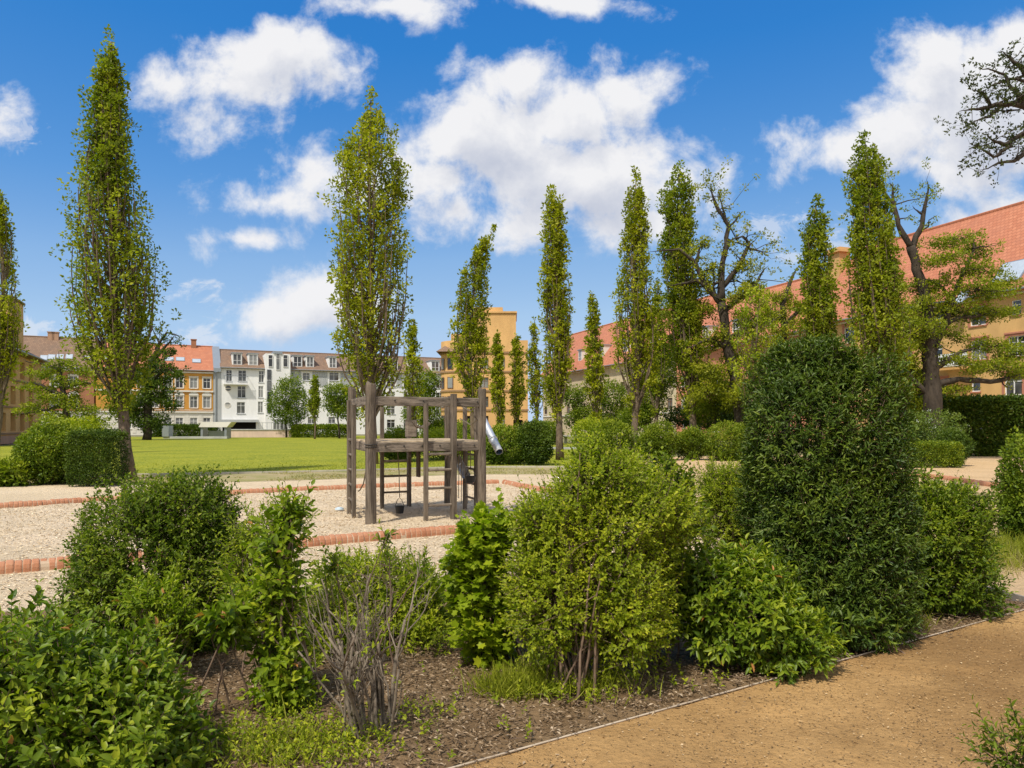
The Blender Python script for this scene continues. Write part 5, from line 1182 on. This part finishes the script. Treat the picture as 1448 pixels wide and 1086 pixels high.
# ================================================================== foreground shrubs
def near(name, label, base, blobs, n, slen, nl, ll, lw, mat, seed, tmpl=L7, dn=1.3, upb=.55, opp=False, rmin=.4, pw=2.0, lump=.16, stems=10, stem_r=.011, spread=.9, tw=TWIG, fill=.35, long=0, twr=.0022, lmat=None, tscale=.3, cat='shrub', zlo=.0, up=.35, sq=0):
    rg = np.random.default_rng(seed + 40)
    b = np.array([base[0], base[1], 0.]); root = thing(name, label, cat, b)
    bl = []
    for px, py, Y, rx, ry, rz in blobs: bl.append((W(px, py, Y), np.array([rx, ry, rz])))
    P, D, rad = blob_points(rg, bl, int(n*dn), rmin, pw, lump, sq)
    ok = P[:, 2] > zlo; P, D, rad = P[ok], D[ok], rad[ok]
    M = len(P); S = nrm(D*1.0 + np.array([0, 0, upb]) + rg.normal(0, .32, (M, 3)))
    L = slen*rg.uniform(.6, 1.3, M)
    if long:                                  # a few long free shoots standing out of the outline
        i = rg.choice(np.where((D[:, 2] > .1) & (rad > .8))[0], long); L[i] *= rg.uniform(1.5, 2.4, long); S[i] = nrm(S[i] + np.array([0, 0, .9]))
    P0 = P - S*L[:, None]*.55
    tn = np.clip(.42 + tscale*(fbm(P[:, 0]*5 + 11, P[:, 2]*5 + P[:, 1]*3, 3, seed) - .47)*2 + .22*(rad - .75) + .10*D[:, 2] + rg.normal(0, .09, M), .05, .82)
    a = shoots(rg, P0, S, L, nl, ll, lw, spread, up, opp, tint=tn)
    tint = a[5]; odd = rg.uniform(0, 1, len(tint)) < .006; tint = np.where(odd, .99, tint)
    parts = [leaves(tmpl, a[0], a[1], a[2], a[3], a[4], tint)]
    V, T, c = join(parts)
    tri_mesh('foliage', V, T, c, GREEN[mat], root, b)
    st = MB()
    for i in range(stems):
        e = P[rg.integers(M)]; s0 = b + rg.normal(0, 1, 3)*np.array([.10, .07, 0]) - [0, 0, .05]
        mid = s0 + (e - s0)*.5 + np.array([0, 0, .12*(e[2])]); p1 = wavy(rg, s0, mid, 5, .06); p2 = wavy(rg, mid, e, 5, .08)
        st.tube(list(p1) + list(p2[1:]), [stem_r*(1 - .85*j/8) + .0015 for j in range(9)], 6, cap=False, wob=.1, seed=seed+i)
        for j in range(3):
            q = (list(p1) + list(p2))[rg.integers(3, 9)]; w = P[rg.integers(M)]
            w = q + (w - q)*min(1, .4/np.linalg.norm(w - q)); st.tube(wavy(rg, q, w, 5, .12), [stem_r*.45, stem_r*.38, stem_r*.3, stem_r*.22, .0015], 4, cap=False)
    so = st.build('stem', tw, root, b, smooth=True)
    k2 = rg.choice(M, int(M*min(1, fill + .3)), replace=False)
    v, t, c = twigs(P0[k2], P0[k2] + S[k2]*L[k2, None], twr, twr*.4)
    tri_mesh('twigs', v, t, c, tw, root, b)
    return root
# bottom left, broad leaves
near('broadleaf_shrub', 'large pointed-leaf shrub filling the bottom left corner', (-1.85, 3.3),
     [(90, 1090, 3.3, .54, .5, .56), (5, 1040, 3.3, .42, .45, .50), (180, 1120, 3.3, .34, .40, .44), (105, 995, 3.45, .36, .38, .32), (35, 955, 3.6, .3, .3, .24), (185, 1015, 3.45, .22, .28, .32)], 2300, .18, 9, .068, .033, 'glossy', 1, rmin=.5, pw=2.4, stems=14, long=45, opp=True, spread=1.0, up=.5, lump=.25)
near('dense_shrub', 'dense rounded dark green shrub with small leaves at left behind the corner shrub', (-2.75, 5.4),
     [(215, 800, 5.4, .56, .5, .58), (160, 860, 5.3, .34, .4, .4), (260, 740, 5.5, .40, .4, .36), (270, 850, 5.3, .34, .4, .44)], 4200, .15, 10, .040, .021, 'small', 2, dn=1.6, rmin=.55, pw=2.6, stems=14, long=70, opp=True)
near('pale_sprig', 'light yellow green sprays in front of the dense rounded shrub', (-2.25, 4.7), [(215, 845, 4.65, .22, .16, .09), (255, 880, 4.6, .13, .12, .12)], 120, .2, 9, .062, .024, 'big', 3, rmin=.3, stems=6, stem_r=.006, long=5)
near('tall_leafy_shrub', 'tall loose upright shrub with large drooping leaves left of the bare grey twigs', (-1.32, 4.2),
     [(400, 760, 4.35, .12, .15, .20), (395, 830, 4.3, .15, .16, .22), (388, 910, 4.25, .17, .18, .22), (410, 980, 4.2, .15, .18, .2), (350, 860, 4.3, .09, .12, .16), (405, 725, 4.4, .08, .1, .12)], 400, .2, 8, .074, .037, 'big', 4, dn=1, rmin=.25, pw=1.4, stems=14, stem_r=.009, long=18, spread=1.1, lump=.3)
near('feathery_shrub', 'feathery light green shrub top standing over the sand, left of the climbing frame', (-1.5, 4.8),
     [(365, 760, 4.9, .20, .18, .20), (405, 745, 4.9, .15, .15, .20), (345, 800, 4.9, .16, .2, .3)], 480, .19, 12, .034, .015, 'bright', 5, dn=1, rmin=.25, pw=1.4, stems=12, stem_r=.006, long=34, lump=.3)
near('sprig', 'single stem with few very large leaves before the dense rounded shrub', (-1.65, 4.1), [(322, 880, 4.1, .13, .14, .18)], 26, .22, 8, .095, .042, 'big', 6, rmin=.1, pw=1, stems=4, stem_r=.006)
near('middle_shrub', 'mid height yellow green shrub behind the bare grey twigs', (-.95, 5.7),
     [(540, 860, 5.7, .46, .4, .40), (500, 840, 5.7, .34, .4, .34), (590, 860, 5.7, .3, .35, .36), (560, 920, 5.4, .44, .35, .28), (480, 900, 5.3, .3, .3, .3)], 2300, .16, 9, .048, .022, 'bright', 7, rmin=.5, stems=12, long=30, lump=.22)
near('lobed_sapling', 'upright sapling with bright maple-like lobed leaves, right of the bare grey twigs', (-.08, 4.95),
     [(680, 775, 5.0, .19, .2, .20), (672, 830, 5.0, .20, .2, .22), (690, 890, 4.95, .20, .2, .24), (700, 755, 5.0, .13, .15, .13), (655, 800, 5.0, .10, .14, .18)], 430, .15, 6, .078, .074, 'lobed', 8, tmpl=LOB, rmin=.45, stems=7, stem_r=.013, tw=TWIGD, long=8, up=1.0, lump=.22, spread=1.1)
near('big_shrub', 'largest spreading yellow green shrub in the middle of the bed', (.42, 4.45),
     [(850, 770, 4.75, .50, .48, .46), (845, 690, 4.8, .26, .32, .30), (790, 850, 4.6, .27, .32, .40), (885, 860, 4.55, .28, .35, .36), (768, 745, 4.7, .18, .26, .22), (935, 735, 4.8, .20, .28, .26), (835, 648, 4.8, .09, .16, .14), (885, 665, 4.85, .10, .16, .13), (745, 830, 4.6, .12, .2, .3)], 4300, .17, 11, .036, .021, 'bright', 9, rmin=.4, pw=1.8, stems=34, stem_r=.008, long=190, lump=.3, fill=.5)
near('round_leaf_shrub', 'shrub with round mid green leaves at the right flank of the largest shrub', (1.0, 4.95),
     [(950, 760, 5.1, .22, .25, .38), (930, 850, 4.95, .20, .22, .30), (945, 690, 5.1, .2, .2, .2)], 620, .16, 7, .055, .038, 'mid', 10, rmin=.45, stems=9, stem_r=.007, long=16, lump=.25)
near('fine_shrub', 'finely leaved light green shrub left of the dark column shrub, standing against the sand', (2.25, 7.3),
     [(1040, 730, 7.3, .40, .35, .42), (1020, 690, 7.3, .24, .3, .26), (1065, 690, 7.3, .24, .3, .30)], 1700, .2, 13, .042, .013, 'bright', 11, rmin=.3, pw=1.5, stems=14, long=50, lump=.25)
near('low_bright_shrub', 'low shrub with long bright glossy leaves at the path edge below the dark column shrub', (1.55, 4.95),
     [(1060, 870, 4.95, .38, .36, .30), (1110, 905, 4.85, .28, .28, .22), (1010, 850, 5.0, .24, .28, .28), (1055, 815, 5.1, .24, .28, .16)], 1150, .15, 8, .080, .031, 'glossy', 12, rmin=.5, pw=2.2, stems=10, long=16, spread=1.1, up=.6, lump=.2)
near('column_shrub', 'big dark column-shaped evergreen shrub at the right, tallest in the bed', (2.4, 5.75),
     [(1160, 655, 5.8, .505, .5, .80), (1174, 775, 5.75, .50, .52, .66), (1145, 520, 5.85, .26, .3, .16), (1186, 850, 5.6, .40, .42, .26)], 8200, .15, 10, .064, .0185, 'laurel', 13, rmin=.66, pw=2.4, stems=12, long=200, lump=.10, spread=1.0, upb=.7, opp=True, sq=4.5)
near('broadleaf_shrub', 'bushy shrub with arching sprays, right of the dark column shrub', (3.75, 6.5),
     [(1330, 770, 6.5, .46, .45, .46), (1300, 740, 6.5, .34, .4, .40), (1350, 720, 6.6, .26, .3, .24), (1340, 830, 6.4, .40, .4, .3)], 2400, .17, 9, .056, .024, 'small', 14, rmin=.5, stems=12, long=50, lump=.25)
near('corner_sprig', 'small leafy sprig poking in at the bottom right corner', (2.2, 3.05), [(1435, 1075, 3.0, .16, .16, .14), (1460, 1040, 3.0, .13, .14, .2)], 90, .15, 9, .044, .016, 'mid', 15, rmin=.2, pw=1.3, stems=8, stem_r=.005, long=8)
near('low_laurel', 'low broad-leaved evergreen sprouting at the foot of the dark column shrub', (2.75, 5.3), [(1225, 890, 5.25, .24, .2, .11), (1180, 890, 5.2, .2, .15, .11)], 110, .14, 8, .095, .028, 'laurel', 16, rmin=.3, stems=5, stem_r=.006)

# bare twiggy shrub
def bare_shrub():
    rg = np.random.default_rng(77); b = np.array([-.72, 3.82, 0.]); root = thing('bare_shrub', 'leafless grey shrub of bare upright twigs in the bed', 'shrub', b)
    st = MB(); tips = []
    def grow(p, d, L, r, lev):
        n = 6; P = [p]; d = nrm(d)
        for i in range(n):
            d = nrm(d + rg.normal(0, .12, 3) + np.array([0, 0, .09])); P.append(P[-1] + d*L/n)
        r1 = r*.55
        st.tube(P, [r + (r1 - r)*i/n for i in range(n+1)], 6 if lev < 2 else 4, wob=.12, seed=int(rg.integers(9999)))
        if lev < 3:
            for _ in range(rg.integers(1, 4) if lev else rg.integers(2, 4)):
                i = rg.integers(2, n+1); o = rg.normal(0, 1, 3); o -= d*(o @ d); o = nrm(o)
                grow(P[i], d*1.0 + o*rg.uniform(.35, .75), L*rg.uniform(.38, .68), r1*rg.uniform(.6, .95), lev+1)
        tips.append(P[-1])
    for i in range(24):
        az = rg.uniform(0, 6.28); sp = rg.uniform(.03, .5); lean = np.array([math.cos(az)*sp, math.sin(az)*sp*.7, 1])
        grow(b + np.array([math.cos(az), math.sin(az)*.8, 0])*rg.uniform(.02, .17) - [0, 0, .03], lean, rg.uniform(.40, .70), rg.uniform(.007, .0145), 0)
    st.build('twigs', TWIGG, root, b, smooth=True)
    for i in range(14): pass
    q = np.array(tips); q = q[(q[:, 2] < .62)]; q = q[rg.choice(len(q), 26)]
    a = shoots(rg, q, rdir(rg, len(q))*.6 + [0, 0, .7], np.full(len(q), .07), 5, .038, .017, 1.0, tint=np.full(len(q), .7))
    V, T, c = leaves(L7, *a[:5], a[5]); tri_mesh('foliage', V, T, c, GREEN['big'], root, b)
    for i in range(60):                      # tangle of thin dry runners at the foot
        pass
bare_shrub()
near('sucker_shoots', 'fresh pale shoots with a few leaves rising behind the bare grey twigs', (-.95, 4.6), [(545, 765, 4.7, .05, .08, .10), (470, 800, 4.6, .09, .08, .10), (600, 800, 4.8, .10, .1, .1)], 30, .15, 7, .05, .024, 'big', 18, rmin=.1, pw=1, stems=7, stem_r=.005)

# ground plants: weeds, grass
rg = np.random.default_rng(55)
def weeds(name, cen, n, ll, lw, mat, h=.10):
    P = np.concatenate([np.column_stack([rg.normal(x, sx, int(n*f)), rg.normal(y, sy, int(n*f)), np.full(int(n*f), .03)]) for x, y, sx, sy, f in cen])
    P = P[(P[:, 1] > BEDL(P[:, 0]) - .08)]
    S = rdir(rg, len(P))*.5 + [0, 0, 1.]; a = shoots(rg, P, S, h*rg.uniform(.4, 1.3, len(P)), 6, ll, lw, 1.1, tint=np.clip(rg.normal(.5, .15, len(P)), 0, .9))
    V, T, c = leaves(L7, *a[:5], a[5]); tag(tri_mesh(name, V, T, c, GREEN[mat]), kind='stuff')
weeds('ground_weeds', [(-1.15, 3.75, .22, .2, .45), (-.95, 3.55, .25, .1, .2), (-.5, 3.95, .1, .1, .05), (.35, 4.35, .2, .08, .16), (.95, 4.75, .2, .12, .05), (.1, 4.55, .14, .1, .12)], 520, .03, .017, 'bright')
weeds('seedlings', [(-.3, 4.0, .3, .25, .2), (.7, 4.5, .4, .15, .25), (1.6, 4.8, .4, .15, .2), (0, 4.7, .4, .2, .35)], 90, .035, .02, 'bright', .06)
def gtuft(name, cen, n, h, mat):
    P2 = np.concatenate([np.column_stack([rg.normal(x, s, int(n*f)), rg.normal(y, s*.7, int(n*f))]) for x, y, s, f in cen])
    blades(name, P2, h, .006, GREEN[mat], .02, .55)
gtuft('bed_grass', [(.02, 4.42, .10, .4), (.2, 4.55, .12, .2), (.45, 4.5, .15, .15), (-1.1, 3.6, .2, .15), (3.1, 5.9, .14, .1)], 2600, .15, 'grass')
P2 = np.column_stack([rg.normal(6.1, .35, 2600), rg.normal(9.3, .5, 2600)]); blades('wild_grass', P2, .3, .010, GREEN['grass'], -.02, .4)
P2 = np.column_stack([rg.normal(5.7, .45, 900), rg.normal(8.9, .5, 900)]); blades('dry_grass', P2, .22, .009, GREEN['dry'], -.02, .6)
# dry sticks on the mulch
m = MB()
for i in range(70):
    x = rg.uniform(-1, 4.4); y = BEDL(x) + abs(rg.normal(.35, .4)) + .03; a = rg.uniform(0, 6.28); l = rg.uniform(.06, .2)
    m.tube(wavy(rg, (x, y, .045), (x + math.cos(a)*l, y + math.sin(a)*l, .05), 5, .1), [.003, .003, .0025, .002, .001], 4)
tag(m.build('fallen_twigs', TWIG), kind='stuff')
